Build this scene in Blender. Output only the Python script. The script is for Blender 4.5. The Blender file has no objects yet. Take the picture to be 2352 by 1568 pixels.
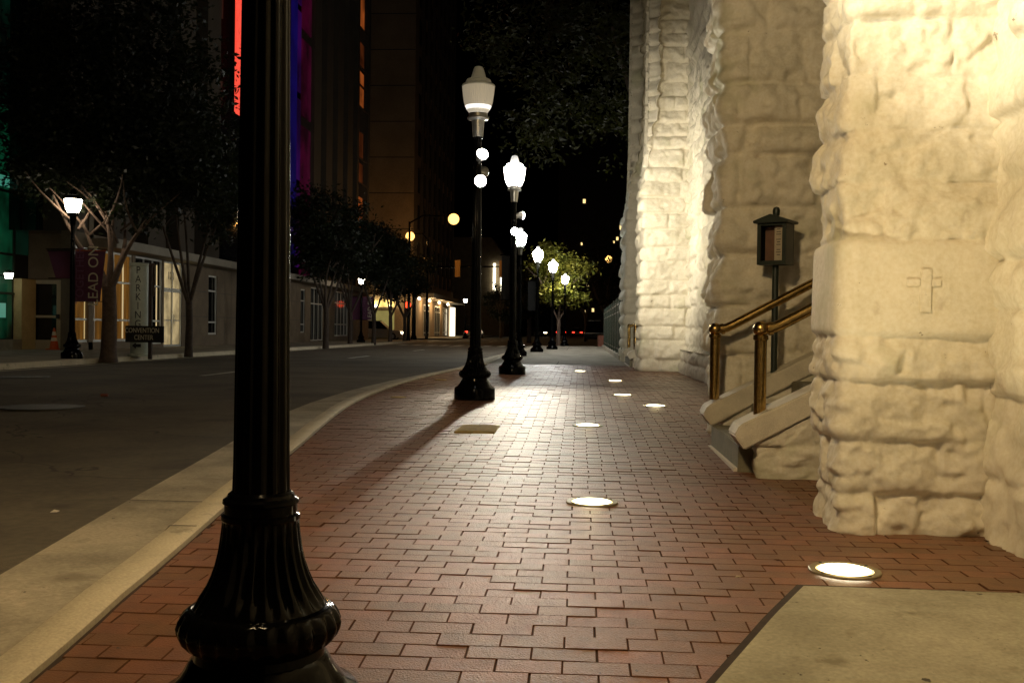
import bpy, bmesh, math, random
import numpy as np
from mathutils import Vector, Matrix

R = math.radians
SC = bpy.context.scene
COL = SC.collection

# ------------------------------------------------------------------ camera, world, exposure
CAM_Z = 0.98
YAW, PITCH, ROLL = 0.0677, 0.0118, 0.013
cam_data = bpy.data.cameras.new('camera')
cam_data.sensor_width = 36.0
cam_data.lens = 35.0
cam_data.clip_start = 0.05
cam_data.clip_end = 2000
cam = bpy.data.objects.new('camera', cam_data)
COL.objects.link(cam)
CAM_R = Matrix.Rotation(YAW, 3, 'Z') @ Matrix.Rotation(math.pi/2 - PITCH, 3, 'X') @ Matrix.Rotation(ROLL, 3, 'Z')
cam.matrix_world = Matrix.Translation((0, 0, CAM_Z)) @ CAM_R.to_4x4()
SC.camera = cam

w = bpy.data.worlds.new('World')
SC.world = w
w.use_nodes = True
nt = w.node_tree
sky = nt.nodes.new('ShaderNodeTexSky')
sky.sky_type = 'NISHITA'
sky.sun_disc = False
sky.sun_elevation = R(-9)
sky.sun_rotation = R(200)
bg = nt.nodes['Background']
nt.links.new(sky.outputs[0], bg.inputs['Color'])
bg.inputs['Strength'].default_value = 0.05

SC.view_settings.view_transform = 'Standard'
SC.view_settings.look = 'None'
SC.view_settings.exposure = 0.0
SC.view_settings.gamma = 1.0
SC.render.engine = 'CYCLES'
SC.cycles.use_denoising = True
SC.cycles.max_bounces = 6
SC.cycles.sample_clamp_indirect = 3.0
SC.cycles.caustics_reflective = False
SC.cycles.caustics_refractive = False

# light levels (W for lamps, radiance for emitters)
E_GLOBE = 260.0
E_GLOBE_WARM = 36.0
W_FLOOD = 420.0
W_UP = 60.0

# ------------------------------------------------------------------ ground profile and pixel -> place helpers
FPX = 2287.0
_gy = [-10, 0, 2.4, 3.5, 6.2, 8.2, 10.5, 12.5, 15, 30, 60, 100, 600]
_gz = [-.15, -.09, -.065, -.005, .02, .045, .085, .13, .15, .15, .10, .08, .05]
def G(y):
    return float(np.interp(y, _gy, _gz))
ORG = Vector((0, 0, CAM_Z))
def ray(u, v):
    return CAM_R @ Vector(((u - 1176.0)/FPX, -(v - 784.0)/FPX, -1.0))
def gp(u, v, off=0.0):
    """place on the ground seen at (u, v)"""
    d = ray(u, v)
    p = ORG + d*20
    for _ in range(60):
        z = G(p.y) + off
        t = (z - CAM_Z)/d.z
        q = ORG + d*t
        p = p.lerp(q, .5)
    return p
def at_y(u, v, y):
    d = ray(u, v); return ORG + d*(y/d.y)
def at_x(u, v, x):
    d = ray(u, v); return ORG + d*(x/d.x)

# ------------------------------------------------------------------ value noise (numpy)
def _hash(ix, iy, iz, seed):
    h = (ix.astype(np.int64)*374761393 + iy.astype(np.int64)*668265263 + iz.astype(np.int64)*2147483647 + seed*1274126177) & 0xffffffff
    h = ((h ^ (h >> 13))*1274126177) & 0xffffffff
    h = ((h ^ (h >> 16))*2654435761) & 0xffffffff
    return ((h ^ (h >> 15)) & 0xffff)/65535.0
def vnoise(x, y, z, seed=0):
    ix, iy, iz = np.floor(x), np.floor(y), np.floor(z)
    fx, fy, fz = x-ix, y-iy, z-iz
    fx = fx*fx*fx*(fx*(fx*6-15)+10); fy = fy*fy*fy*(fy*(fy*6-15)+10); fz = fz*fz*fz*(fz*(fz*6-15)+10)
    r = 0
    for dx in (0, 1):
        for dy in (0, 1):
            for dz in (0, 1):
                wgt = (fx if dx else 1-fx)*(fy if dy else 1-fy)*(fz if dz else 1-fz)
                r = r + wgt*_hash(ix+dx, iy+dy, iz+dz, seed)
    return r*2-1
def fbm(x, y, z, seed=0, octv=4, gain=.5):
    a, s, r = 1.0, 1.0, 0
    for o in range(octv):
        r = r + a*vnoise(x*s+o*17.3, y*s+o*5.1, z*s-o*9.7, seed+o)
        a *= gain; s *= 2.03
    return r

# ------------------------------------------------------------------ materials
def mat(name, col, rough=.6, metal=0.0, spec=.5, var=0.0, scale=4.0, bump=0.0, bscale=40.0, coat=0.0, col2=None, island=0.0, spots=(), cracks=None):
    m = bpy.data.materials.new(name); m.use_nodes = True
    t = m.node_tree; b = t.nodes['Principled BSDF']
    b.inputs['Base Color'].default_value = (*col, 1)
    b.inputs['Roughness'].default_value = rough
    b.inputs['Metallic'].default_value = metal
    b.inputs['Specular IOR Level'].default_value = spec
    b.inputs['Coat Weight'].default_value = coat
    b.inputs['Coat Roughness'].default_value = .08
    tc = t.nodes.new('ShaderNodeTexCoord')
    last = None
    if var > 0 or col2:
        n = t.nodes.new('ShaderNodeTexNoise'); n.inputs['Scale'].default_value = scale; n.inputs['Detail'].default_value = 6
        n.inputs['Roughness'].default_value = .62
        t.links.new(tc.outputs['Object'], n.inputs['Vector'])
        rmp = t.nodes.new('ShaderNodeValToRGB')
        c2 = col2 if col2 else tuple(c*(1-var) for c in col)
        c1 = col if col2 else tuple(min(1, c*(1+var*.6)) for c in col)
        rmp.color_ramp.elements[0].position = .34; rmp.color_ramp.elements[0].color = (*c2, 1)
        rmp.color_ramp.elements[1].position = .62; rmp.color_ramp.elements[1].color = (*c1, 1)
        t.links.new(n.outputs['Fac'], rmp.inputs['Fac'])
        last = rmp.outputs['Color']
        # fine grain
        n2 = t.nodes.new('ShaderNodeTexNoise'); n2.inputs['Scale'].default_value = scale*28; n2.inputs['Detail'].default_value = 3
        t.links.new(tc.outputs['Object'], n2.inputs['Vector'])
        mx = t.nodes.new('ShaderNodeMix'); mx.data_type = 'RGBA'; mx.blend_type = 'OVERLAY'; mx.inputs['Factor'].default_value = .35
        t.links.new(last, mx.inputs['A']); t.links.new(n2.outputs['Fac'], mx.inputs['B'])
        last = mx.outputs['Result']
    if island > 0:
        g = t.nodes.new('ShaderNodeNewGeometry')
        hsv = t.nodes.new('ShaderNodeHueSaturation')
        mr = t.nodes.new('ShaderNodeMapRange'); mr.inputs['To Min'].default_value = 1-island; mr.inputs['To Max'].default_value = 1+island
        t.links.new(g.outputs['Random Per Island'], mr.inputs['Value'])
        t.links.new(mr.outputs['Result'], hsv.inputs['Value'])
        mr2 = t.nodes.new('ShaderNodeMath'); mr2.operation = 'MULTIPLY_ADD'; mr2.inputs[1].default_value = -.018; mr2.inputs[2].default_value = .509
        t.links.new(g.outputs['Random Per Island'], mr2.inputs[0]); t.links.new(mr2.outputs[0], hsv.inputs['Hue'])
        if last: t.links.new(last, hsv.inputs['Color'])
        else: hsv.inputs['Color'].default_value = (*col, 1)
        last = hsv.outputs['Color']
    for (ssc, lo, hi, scol) in spots:
        ns = t.nodes.new('ShaderNodeTexNoise'); ns.inputs['Scale'].default_value = ssc; ns.inputs['Detail'].default_value = 5; ns.inputs['Roughness'].default_value = .6
        mp = t.nodes.new('ShaderNodeMapping'); mp.inputs['Location'].default_value = (ssc*3.1, lo*70, 5)
        t.links.new(tc.outputs['Object'], mp.inputs['Vector']); t.links.new(mp.outputs['Vector'], ns.inputs['Vector'])
        mrs = t.nodes.new('ShaderNodeMapRange'); mrs.inputs['From Min'].default_value = lo; mrs.inputs['From Max'].default_value = hi
        t.links.new(ns.outputs['Fac'], mrs.inputs['Value'])
        ms = t.nodes.new('ShaderNodeMix'); ms.data_type = 'RGBA'; ms.inputs['B'].default_value = (*scol, 1)
        t.links.new(mrs.outputs['Result'], ms.inputs['Factor'])
        if last: t.links.new(last, ms.inputs['A'])
        else: ms.inputs['A'].default_value = (*col, 1)
        last = ms.outputs['Result']
    if cracks:
        csc, cw, ccol = cracks
        nw = t.nodes.new('ShaderNodeTexNoise'); nw.inputs['Scale'].default_value = csc*5; nw.inputs['Detail'].default_value = 4
        va = t.nodes.new('ShaderNodeVectorMath'); va.operation = 'MULTIPLY_ADD'; va.inputs[1].default_value = (.35/csc,)*3
        t.links.new(tc.outputs['Object'], nw.inputs['Vector']); t.links.new(nw.outputs['Color'], va.inputs[0]); t.links.new(tc.outputs['Object'], va.inputs[2])
        vo = t.nodes.new('ShaderNodeTexVoronoi'); vo.feature = 'DISTANCE_TO_EDGE'; vo.inputs['Scale'].default_value = csc
        t.links.new(va.outputs[0], vo.inputs['Vector'])
        mrs = t.nodes.new('ShaderNodeMapRange'); mrs.inputs['From Min'].default_value = cw; mrs.inputs['From Max'].default_value = cw*.4; mrs.inputs['To Max'].default_value = .8
        t.links.new(vo.outputs['Distance'], mrs.inputs['Value'])
        ms = t.nodes.new('ShaderNodeMix'); ms.data_type = 'RGBA'; ms.inputs['B'].default_value = (*ccol, 1)
        t.links.new(mrs.outputs['Result'], ms.inputs['Factor']); t.links.new(last, ms.inputs['A']); last = ms.outputs['Result']
    if last: t.links.new(last, b.inputs['Base Color'])
    if bump > 0:
        nb = t.nodes.new('ShaderNodeTexNoise'); nb.inputs['Scale'].default_value = bscale; nb.inputs['Detail'].default_value = 5
        t.links.new(tc.outputs['Object'], nb.inputs['Vector'])
        bp = t.nodes.new('ShaderNodeBump'); bp.inputs['Strength'].default_value = bump; bp.inputs['Distance'].default_value = .01
        t.links.new(nb.outputs['Fac'], bp.inputs['Height']); t.links.new(bp.outputs['Normal'], b.inputs['Normal'])
    return m
def emit(name, col, strength, base=(.5, .5, .5)):
    m = bpy.data.materials.new(name); m.use_nodes = True
    b = m.node_tree.nodes['Principled BSDF']
    b.inputs['Base Color'].default_value = (*base, 1)
    b.inputs['Roughness'].default_value = .4
    b.inputs['Emission Color'].default_value = (*col, 1)
    b.inputs['Emission Strength'].default_value = strength
    return m
def lit_pane(name, col, strength, scale=2.5, dark=.25, stretch=(1, 1, 1)):
    """a lit window: unevenly bright interior behind the glass"""
    m = emit(name, col, strength, (.02, .02, .02)); t = m.node_tree; b = t.nodes['Principled BSDF']
    b.inputs['Roughness'].default_value = .1
    tc = t.nodes.new('ShaderNodeTexCoord'); mp = t.nodes.new('ShaderNodeMapping'); mp.inputs['Scale'].default_value = stretch
    n = t.nodes.new('ShaderNodeTexNoise'); n.inputs['Scale'].default_value = scale; n.inputs['Detail'].default_value = 4
    t.links.new(tc.outputs['Object'], mp.inputs['Vector']); t.links.new(mp.outputs['Vector'], n.inputs['Vector'])
    r = t.nodes.new('ShaderNodeMapRange'); r.inputs['From Min'].default_value = .35; r.inputs['From Max'].default_value = .65
    r.inputs['To Min'].default_value = strength*dark; r.inputs['To Max'].default_value = strength*1.25
    t.links.new(n.outputs['Fac'], r.inputs['Value']); t.links.new(r.outputs['Result'], b.inputs['Emission Strength'])
    return m
def leaf_mat(name, col, col2):
    m = mat(name, col, rough=.55, spec=.3, col2=col2, scale=1.2, island=.35)
    t = m.node_tree; b = t.nodes['Principled BSDF']; out = t.nodes['Material Output']
    tr = t.nodes.new('ShaderNodeBsdfTranslucent'); tr.inputs['Color'].default_value = (col[0]*1.3, col[1]*1.4, col[2], 1)
    mx = t.nodes.new('ShaderNodeMixShader'); mx.inputs[0].default_value = .3
    t.links.new(b.outputs[0], mx.inputs[1]); t.links.new(tr.outputs[0], mx.inputs[2]); t.links.new(mx.outputs[0], out.inputs['Surface'])
    return m

M = {}
M['brick'] = mat('paver_brick', (.19, .086, .040), .45, spec=.5, var=.22, scale=9, bump=.5, bscale=150, island=.17, spots=((1.6, .62, .74, (.13, .066, .036)), (26, .70, .73, (.035, .022, .015))))
M['brick_edge'] = mat('paver_edge', (.12, .055, .027), .95, spec=.1, var=.2, scale=12)
M['sand'] = mat('joint_sand', (.035, .022, .014), .95, var=.3, scale=20)
M['asphalt'] = mat('asphalt', (.125, .106, .074), .8, spec=.35, var=.35, scale=.6, bump=.6, bscale=130, spots=((.9, .60, .72, (.075, .063, .045)), (38, .66, .72, (.16, .14, .10)), (3.5, .70, .74, (.03, .026, .02))), cracks=(.16, .0035, (.045, .038, .028)))
M['gutter'] = mat('gutter_concrete', (.42, .37, .275), .8, spec=.3, var=.3, scale=1.7, bump=.3, bscale=60, spots=((2.4, .58, .70, (.27, .235, .17)), (14, .70, .73, (.07, .06, .045))))
M['concrete'] = mat('concrete', (.31, .28, .21), .8, spec=.3, var=.3, scale=1.6, bump=.25, bscale=60, spots=((1.1, .58, .68, (.17, .15, .11)), (12, .70, .73, (.06, .05, .04))))
M['kerb'] = mat('kerb_concrete', (.56, .49, .35), .75, spec=.3, var=.13, scale=3, bump=.2, bscale=70, spots=((5, .62, .70, (.32, .28, .2)), (18, .71, .74, (.08, .07, .05))))
M['slab'] = mat('slab_concrete', (.40, .37, .27), .85, spec=.3, var=.3, scale=2.2, bump=.4, bscale=80, col2=(.26, .24, .17), spots=((3.0, .62, .70, (.20, .18, .12)), (9, .69, .715, (.06, .05, .035)), (45, .68, .72, (.10, .09, .06))))
M['paint'] = mat('painted_stone', (.75, .70, .585), .75, spec=.25, var=.13, scale=1.6, bump=.55, bscale=22, col2=(.64, .60, .49), spots=((1.3, .56, .72, (.52, .51, .36)), (3.2, .64, .74, (.46, .39, .30)), (11, .70, .73, (.30, .25, .18))))
M['coping'] = mat('painted_coping', (.62, .57, .46), .7, spec=.3, var=.15, scale=5, bump=.2, bscale=50)
M['step'] = mat('step_concrete', (.20, .185, .125), .8, var=.2, scale=5, bump=.2, bscale=80)
M['iron'] = mat('black_gloss_iron', (.002, .002, .0022), .11, spec=.09, bump=.03, bscale=25)
M['silver'] = mat('grey_metal', (.42, .42, .4), .35, metal=.8, var=.1, scale=20)
M['brass'] = mat('aged_brass', (.58, .39, .14), .27, metal=1.0, col2=(.34, .21, .06), scale=14, bump=.08, bscale=60)
M['green_iron'] = mat('green_painted_iron', (.006, .024, .012), .45, var=.2, scale=8)
M['dark_green'] = mat('dark_green_metal', (.018, .026, .018), .4, var=.2, scale=12)
M['glass_dark'] = mat('dark_glass', (.008, .009, .01), .06, spec=.6)
M['paper'] = mat('notice_paper', (.42, .36, .26), .8, var=.08, scale=20)
M['wood'] = mat('board_wood', (.13, .065, .035), .7, var=.2, scale=15)
M['bark'] = mat('bark', (.10, .066, .046), .9, var=.35, scale=9, bump=.5, bscale=30)
M['bark_dark'] = mat('dark_bark', (.06, .042, .03), .9, var=.35, scale=9)
M['leaf'] = leaf_mat('leaf', (.032, .036, .006), (.008, .010, .003))
M['leaf_shaded'] = leaf_mat('leaf_shaded', (.012, .017, .006), (.007, .011, .004))  # darker copy of the leaf, lack of light put into its colour
M['leaf_lit'] = leaf_mat('leaf_lamplit', (.23, .21, .03), (.10, .13, .02))  # lighter copy of the leaf, lamplight put into its colour
M['wall'] = mat('precast_wall', (.165, .125, .08), .85, var=.22, scale=1.3, bump=.15, bscale=25)
M['wall_dark'] = mat('upper_stone', (.065, .05, .034), .85, var=.15, scale=.6)
M['band'] = mat('canopy_stone', (.27, .24, .19), .8, var=.15, scale=1.5)
M['frame'] = mat('window_frame', (.55, .55, .50), .45, metal=.3)
M['door_paint'] = mat('door_paint', (.42, .36, .24), .6, var=.08, scale=4)
M['yellow_wall'] = mat('lit_plaster', (.55, .45, .22), .8, var=.12, scale=4)
M['white_col'] = mat('white_column', (.46, .50, .42), .5, var=.08, scale=6)
M['black'] = mat('black_board', (.012, .012, .012), .5)
M['sign_letter'] = mat('pale_letter', (.7, .66, .5), .6)
M['dark_letter'] = mat('dark_letter', (.03, .03, .03), .6)
M['orange'] = mat('cone_orange', (.62, .10, .02), .6, var=.1, scale=20)
M['white'] = mat('white_stripe', (.75, .70, .6), .5)
M['banner'] = mat('banner_cloth', (.13, .035, .075), .8, col2=(.09, .03, .085), scale=1.2)
M['banner_trim'] = mat('banner_trim', (.40, .07, .03), .8)
M['black_cloth'] = mat('black_cloth', (.01, .01, .011), .9)
M['road_paint'] = mat('road_paint', (.55, .53, .45), .7, var=.25, scale=6)
M['cover'] = mat('cover_lid', (.42, .31, .11), .9, spec=.15, var=.2, scale=14)
M['iron_cover'] = mat('cast_iron_cover', (.05, .048, .04), .55, metal=.3, var=.3, scale=22, bump=.5, bscale=60)
M['ring'] = mat('light_ring', (.30, .26, .16), .45, metal=.6, var=.2, scale=30)
M['yellow_metal'] = mat('signal_yellow', (.55, .27, .03), .5)
M['car_dark'] = mat('dark_car_paint', (.015, .015, .018), .2, coat=.6)
M['car_pale'] = mat('pale_car_paint', (.38, .33, .26), .25, coat=.6)
M['tyre'] = mat('tyre', (.012, .012, .012), .8)
M['brickwall'] = mat('brick_planter', (.24, .09, .055), .8, var=.3, scale=9)
M['red_litter'] = mat('litter_red', (.22, .06, .04), .6)

M['lens'] = emit('uplight_lens', (1.0, .90, .60), 14)
M['lens_edge'] = emit('uplight_lens_edge', (1.0, .72, .26), 2.2)
M['globe'] = emit('globe_lit', (1.0, .97, .90), E_GLOBE)
M['globe_green'] = emit('globe_lit_cool', (.90, 1.0, .90), E_GLOBE*.4)
M['globe_b'] = emit('globe_lit_bright', (1.0, .92, .78), 50)
M['globe_warm'] = emit('globe_lit_warm', (1.0, .84, .62), E_GLOBE_WARM)
M['globe_near'] = emit('globe_lit_amber', (1.0, .71, .35), 310)
M['globe_dim'] = emit('globe_dim', (1.0, .86, .62), .22, (.5, .46, .38))
M['globe_mid'] = emit('globe_mid', (1.0, .90, .70), .40, (.5, .46, .38))
M['globe_core'] = emit('globe_core', (1.0, .96, .86), 1.15)
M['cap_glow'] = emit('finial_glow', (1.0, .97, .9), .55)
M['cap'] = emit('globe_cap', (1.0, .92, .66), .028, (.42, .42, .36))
M['flood'] = emit('flood_lens', (1.0, .97, .90), 60)
M['sodium'] = emit('sodium_lamp', (1.0, .52, .13), 3.2)
M['red_lamp'] = emit('red_lamp', (1.0, .06, .015), 3)
M['tail'] = emit('tail_lamp', (1.0, .03, .015), 5)
M['head'] = emit('head_lamp', (1.0, .80, .50), 18)
M['red_strip'] = lit_pane('red_strip', (1.0, .085, .05), 1.0, 9, .85)
M['red_wash'] = emit('red_wash_glow', (1.0, .05, .02), 1.0)  # glow for the bar that stands for red light on the wall
M['blue'] = lit_pane('blue_glow', (.015, .006, .20), .22, .5, .6)
M['violet'] = lit_pane('violet_glow', (.10, .006, .22), .24, .35, .2)
M['magenta'] = lit_pane('magenta_glow', (.16, .003, .05), .22, .35, .2)
M['orange_win'] = lit_pane('orange_window', (1.0, .22, .04), .22, .5, .3)
M['orange_dim'] = lit_pane('orange_window_dim', (1.0, .22, .05), .045, .5, .3)
M['amber'] = lit_pane('amber_curtain', (.55, .23, .03), .20, 2.0, .55, (1, 3, .3))
M['slit'] = emit('curtain_gap', (1.0, .72, .30), .5)
M['entry'] = lit_pane('entry_lit', (1.0, .76, .38), .42, 1.6, .5)
M['green_glass'] = lit_pane('green_glass', (.012, .27, .11), .11, 1.1, .05, (1, 1, .7))
M['green_dim'] = lit_pane('green_glass_dim', (.008, .14, .075), .04, 1.2, .05)
M['teal_panel'] = emit('teal_panel', (.10, .60, .42), .30)
M['wall_lamp'] = emit('wall_lamp', (1.0, .95, .78), 10)
M['garage'] = lit_pane('garage_lit', (.80, .66, .20), .30, .8, .7)
M['tube'] = emit('light_tube', (1.0, .92, .66), 5)
M['shop'] = emit('shop_panel', (1.0, .88, .62), 2.2)
M['bulb'] = emit('bulb', (1.0, .80, .45), 9)
M['far_win'] = emit('far_window', (1.0, .70, .28), 1.6)

# ------------------------------------------------------------------ mesh builder
class MB:
    def __init__(s): s.v, s.f, s.mi = [], [], []
    def add(s, vs, fs, mi=0):
        o = len(s.v); s.v += [tuple(p) for p in vs]
        for f in fs: s.f.append(tuple(i+o for i in f)); s.mi.append(mi)
        return s
    def box(s, c, d, mi=0, rz=0.0):
        cx, cy, cz = c; x, y, z = d[0]/2, d[1]/2, d[2]/2
        ca, sa = math.cos(rz), math.sin(rz)
        vs = []
        for k in (-z, z):
            for (a, b) in ((-x, -y), (x, -y), (x, y), (-x, y)):
                vs.append((cx+a*ca-b*sa, cy+a*sa+b*ca, cz+k))
        return s.add(vs, [(3, 2, 1, 0), (4, 5, 6, 7), (0, 1, 5, 4), (1, 2, 6, 5), (2, 3, 7, 6), (3, 0, 4, 7)], mi)
    def span(s, x0, x1, y0, y1, z0, z1, mi=0):
        return s.box(((x0+x1)/2, (y0+y1)/2, (z0+z1)/2), (abs(x1-x0), abs(y1-y0), abs(z1-z0)), mi)
    def lathe(s, prof, n=32, c=(0, 0, 0), mi=0, flute=None, cap=True):
        vs, fs = [], []
        for (r, z, *q) in prof:
            fl = q[0] if q else 0
            for i in range(n):
                a = 2*math.pi*i/n
                rr = r
                if flute and fl: rr = r*(1 - fl*(abs(math.cos(a*flute/2))**3))
                vs.append((c[0]+rr*math.cos(a), c[1]+rr*math.sin(a), c[2]+z))
        for j in range(len(prof)-1):
            for i in range(n):
                k = (i+1) % n
                fs.append((j*n+i, j*n+k, (j+1)*n+k, (j+1)*n+i))
        if cap:
            fs.append(tuple(range(n-1, -1, -1))); fs.append(tuple((len(prof)-1)*n+i for i in range(n)))
        return s.add(vs, fs, mi)
    def tube(s, pts, rad, n=8, mi=0, cap=True):
        pts = [Vector(p) for p in pts]
        if not hasattr(rad, '__len__'): rad = [rad]*len(pts)
        vs, fs = [], []
        ref = None
        for j, p in enumerate(pts):
            d = (pts[min(j+1, len(pts)-1)] - pts[max(j-1, 0)]).normalized()
            if ref is None:
                ref = Vector((1, 0, 0)) if abs(d.x) < .8 else Vector((0, 1, 0))
            a = (ref - d*ref.dot(d)).normalized(); ref = a
            b = d.cross(a)
            for i in range(n):
                t = 2*math.pi*i/n
                vs.append(p + (a*math.cos(t) + b*math.sin(t))*rad[j])
        for j in range(len(pts)-1):
            for i in range(n):
                k = (i+1) % n
                fs.append((j*n+i, j*n+k, (j+1)*n+k, (j+1)*n+i))
        if cap:
            fs.append(tuple(range(n-1, -1, -1))); fs.append(tuple((len(pts)-1)*n+i for i in range(n)))
        return s.add(vs, fs, mi)
    def sphere(s, c, r, n=20, mi=0):
        k = n//2
        return s.lathe([(max(1e-4, r*math.sin(math.pi*j/k)), -r*math.cos(math.pi*j/k)) for j in range(k+1)], n, c, mi)
    def prism(s, poly, axis, a, b, mi=0):
        """polygon of (p, q) extruded along axis from a to b"""
        n = len(poly)
        def P(p, q, t): return {'x': (t, p, q), 'y': (p, t, q), 'z': (p, q, t)}[axis]
        vs = [P(p, q, a) for p, q in poly] + [P(p, q, b) for p, q in poly]
        fs = [tuple(range(n)), tuple(range(2*n-1, n-1, -1))]
        for i in range(n):
            k = (i+1) % n; fs.append((i, i+n, k+n, k))
        return s.add(vs, fs, mi)
    def build(s, name, mats, parent=None, smooth=False, bevel=0.0, loc=None):
        me = bpy.data.meshes.new(name)
        me.from_pydata(s.v, [], s.f)
        if not isinstance(mats, (list, tuple)): mats = [mats]
        for m in mats: me.materials.append(m)
        if len(mats) > 1: me.polygons.foreach_set('material_index', s.mi)
        bm = bmesh.new(); bm.from_mesh(me)
        bmesh.ops.recalc_face_normals(bm, faces=bm.faces)
        if bevel > 0:
            bmesh.ops.bevel(bm, geom=[e for e in bm.edges if e.is_manifold and e.calc_face_angle(0) > .6], offset=bevel, segments=2, affect='EDGES', clamp_overlap=True)
        bm.to_mesh(me); bm.free()
        if smooth:
            me.polygons.foreach_set('use_smooth', [True]*len(me.polygons))
            me.set_sharp_from_angle(angle=R(smooth if smooth is not True else 40))
        o = bpy.data.objects.new(name, me); COL.objects.link(o)
        if parent is not None: o.parent = parent
        if loc is not None: o.location = loc
        return o
def tag(o, label=None, cat=None, group=None, kind=None):
    if label: o['label'] = label
    if cat: o['category'] = cat
    if group: o['group'] = group
    if kind: o['kind'] = kind
    return o
def thing(name, label, cat, loc=(0, 0, 0), rz=0.0, group=None):
    o = bpy.data.objects.new(name, None); COL.objects.link(o)
    o.location = loc; o.rotation_euler = (0, 0, rz); o.empty_display_size = .2
    return tag(o, label, cat, group)
def dup(o, parent=None):
    c = o.copy(); COL.objects.link(c)
    if parent is not None: c.parent = parent
    for ch in list(o.children): dup(ch, c)
    return c
def place(root, loc, rz=0.0, label=None, group=None):
    r = dup(root); r.location = loc; r.rotation_euler = (0, 0, rz)
    if label: r['label'] = label
    if group: r['group'] = group
    return r
def light(name, kind, loc, energy, col, parent=None, target=None, size=.05, angle=60, blend=.6):
    d = bpy.data.lights.new(name, kind); d.energy = energy; d.color = col
    d.shadow_soft_size = size
    if kind == 'SPOT': d.spot_size = R(angle); d.spot_blend = blend
    o = bpy.data.objects.new(name, d); COL.objects.link(o); o.location = loc
    if target is not None:
        o.rotation_euler = (Vector(target)-Vector(loc)).to_track_quat('-Z', 'Y').to_euler()
    if parent is not None: o.parent = parent
    return o
def text_mesh(name, body, size, m, parent, loc, rot, depth=.004, sx=1.0, align='CENTER'):
    cu = bpy.data.curves.new(name, 'FONT'); cu.body = body; cu.size = size; cu.extrude = depth; cu.align_x = align; cu.align_y = 'CENTER'
    to = bpy.data.objects.new(name+'_tmp', cu); COL.objects.link(to)
    dg = bpy.context.evaluated_depsgraph_get()
    me = bpy.data.meshes.new_from_object(to.evaluated_get(dg))
    bpy.data.objects.remove(to); bpy.data.curves.remove(cu)
    me.materials.clear(); me.materials.append(m)
    o = bpy.data.objects.new(name, me); COL.objects.link(o); o.parent = parent
    o.location = loc; o.rotation_euler = rot; o.scale = (sx, 1, 1)
    return o

# ------------------------------------------------------------------ the setting: kerb line, pavement, road
KP = [(76, 1561), (175, 1472), (278, 1375), (392, 1278), (455, 1223), (540, 1143), (680, 1030), (720, 995), (760, 960), (800, 930), (850, 907), (900, 888), (950, 873), (1000, 860), (1060, 847), (1120, 836)]
kpts = [gp(u, v) for u, v in KP]
_ky = [-8.0] + [p.y for p in kpts] + [31, 36, 56.0]
_kx = [kpts[0].x + .35] + [p.x for p in kpts] + [-2.35, -2.3, -2.25]
_o = np.argsort(_ky); _ky = np.array(_ky)[_o]; _kx = np.array(_kx)[_o]
def _smooth_kerb():
    ys = np.arange(-8, 56.01, .25); xs = np.interp(ys, _ky, _kx)
    ker = np.hanning(13); ker /= ker.sum()
    pad = np.concatenate([np.full(6, xs[0]), xs, np.full(6, xs[-1])])
    return ys, np.convolve(pad, ker, 'valid')
KYS, KXS = _smooth_kerb()
def kx(y): return float(np.interp(y, KYS, KXS))
BRICK_END = gp(1330, 838).y
WALK_END = 56.0

def strip(name, ys, fl, fr, dz, m, label=None, nx=6, kind='structure', zfn=None):
    b = MB(); vs, fs = [], []
    for y in ys:
        x0, x1 = fl(y), fr(y)
        for i in range(nx+1):
            x = x0+(x1-x0)*i/nx
            vs.append((x, y, G(y)+dz))
    n = nx+1
    for j in range(len(ys)-1):
        for i in range(nx): fs.append((j*n+i, j*n+i+1, (j+1)*n+i+1, (j+1)*n+i))
    b.add(vs, fs)
    o = b.build(name, m, smooth=True)
    tag(o, kind=kind)
    return o
near_ys = list(np.arange(-8, 60, .5)) + list(np.arange(60, 420, 20.0))
# base ground: one sheet to the horizon
gb = MB(); ys = near_ys; vs, fs = [], []
for y in ys:
    for x in (-400, -60, -20, -8, 0, 8, 60, 400): vs.append((x, y, G(y)-.16))
for j in range(len(ys)-1):
    for i in range(7): fs.append((j*8+i, j*8+i+1, (j+1)*8+i+1, (j+1)*8+i))
gb.add(vs, fs); tag(gb.build('ground', M['asphalt'], smooth=True), kind='structure')
LK = -11.7
strip('road', near_ys, lambda y: LK, lambda y: (kx(y)-.13 if y < WALK_END else 3.0), -.12, M['asphalt'], nx=10)
# gutter pan and kerb on the right
GW = .60
strip('gutter', list(np.arange(-8, WALK_END, .25)), lambda y: kx(y)-.17-GW, lambda y: kx(y)-.16, -.112, M['gutter'], nx=2)
kb = MB(); vs, fs = [], []
kys = list(np.arange(-8, WALK_END, .25))
for y in kys:
    x, z = kx(y), G(y)
    for (dx, dz) in ((-.19, -.13), (-.165, -.005), (-.14, .02), (-.02, .022), (0, .012), (0, -.1)): vs.append((x+dx, y, z+dz))
for j in range(len(kys)-1):
    for i in range(5): fs.append((j*6+i, j*6+i+1, (j+1)*6+i+1, (j+1)*6+i))
kb.add(vs, fs); tag(kb.build('kerb', M['kerb'], smooth=50), kind='structure')
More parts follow.
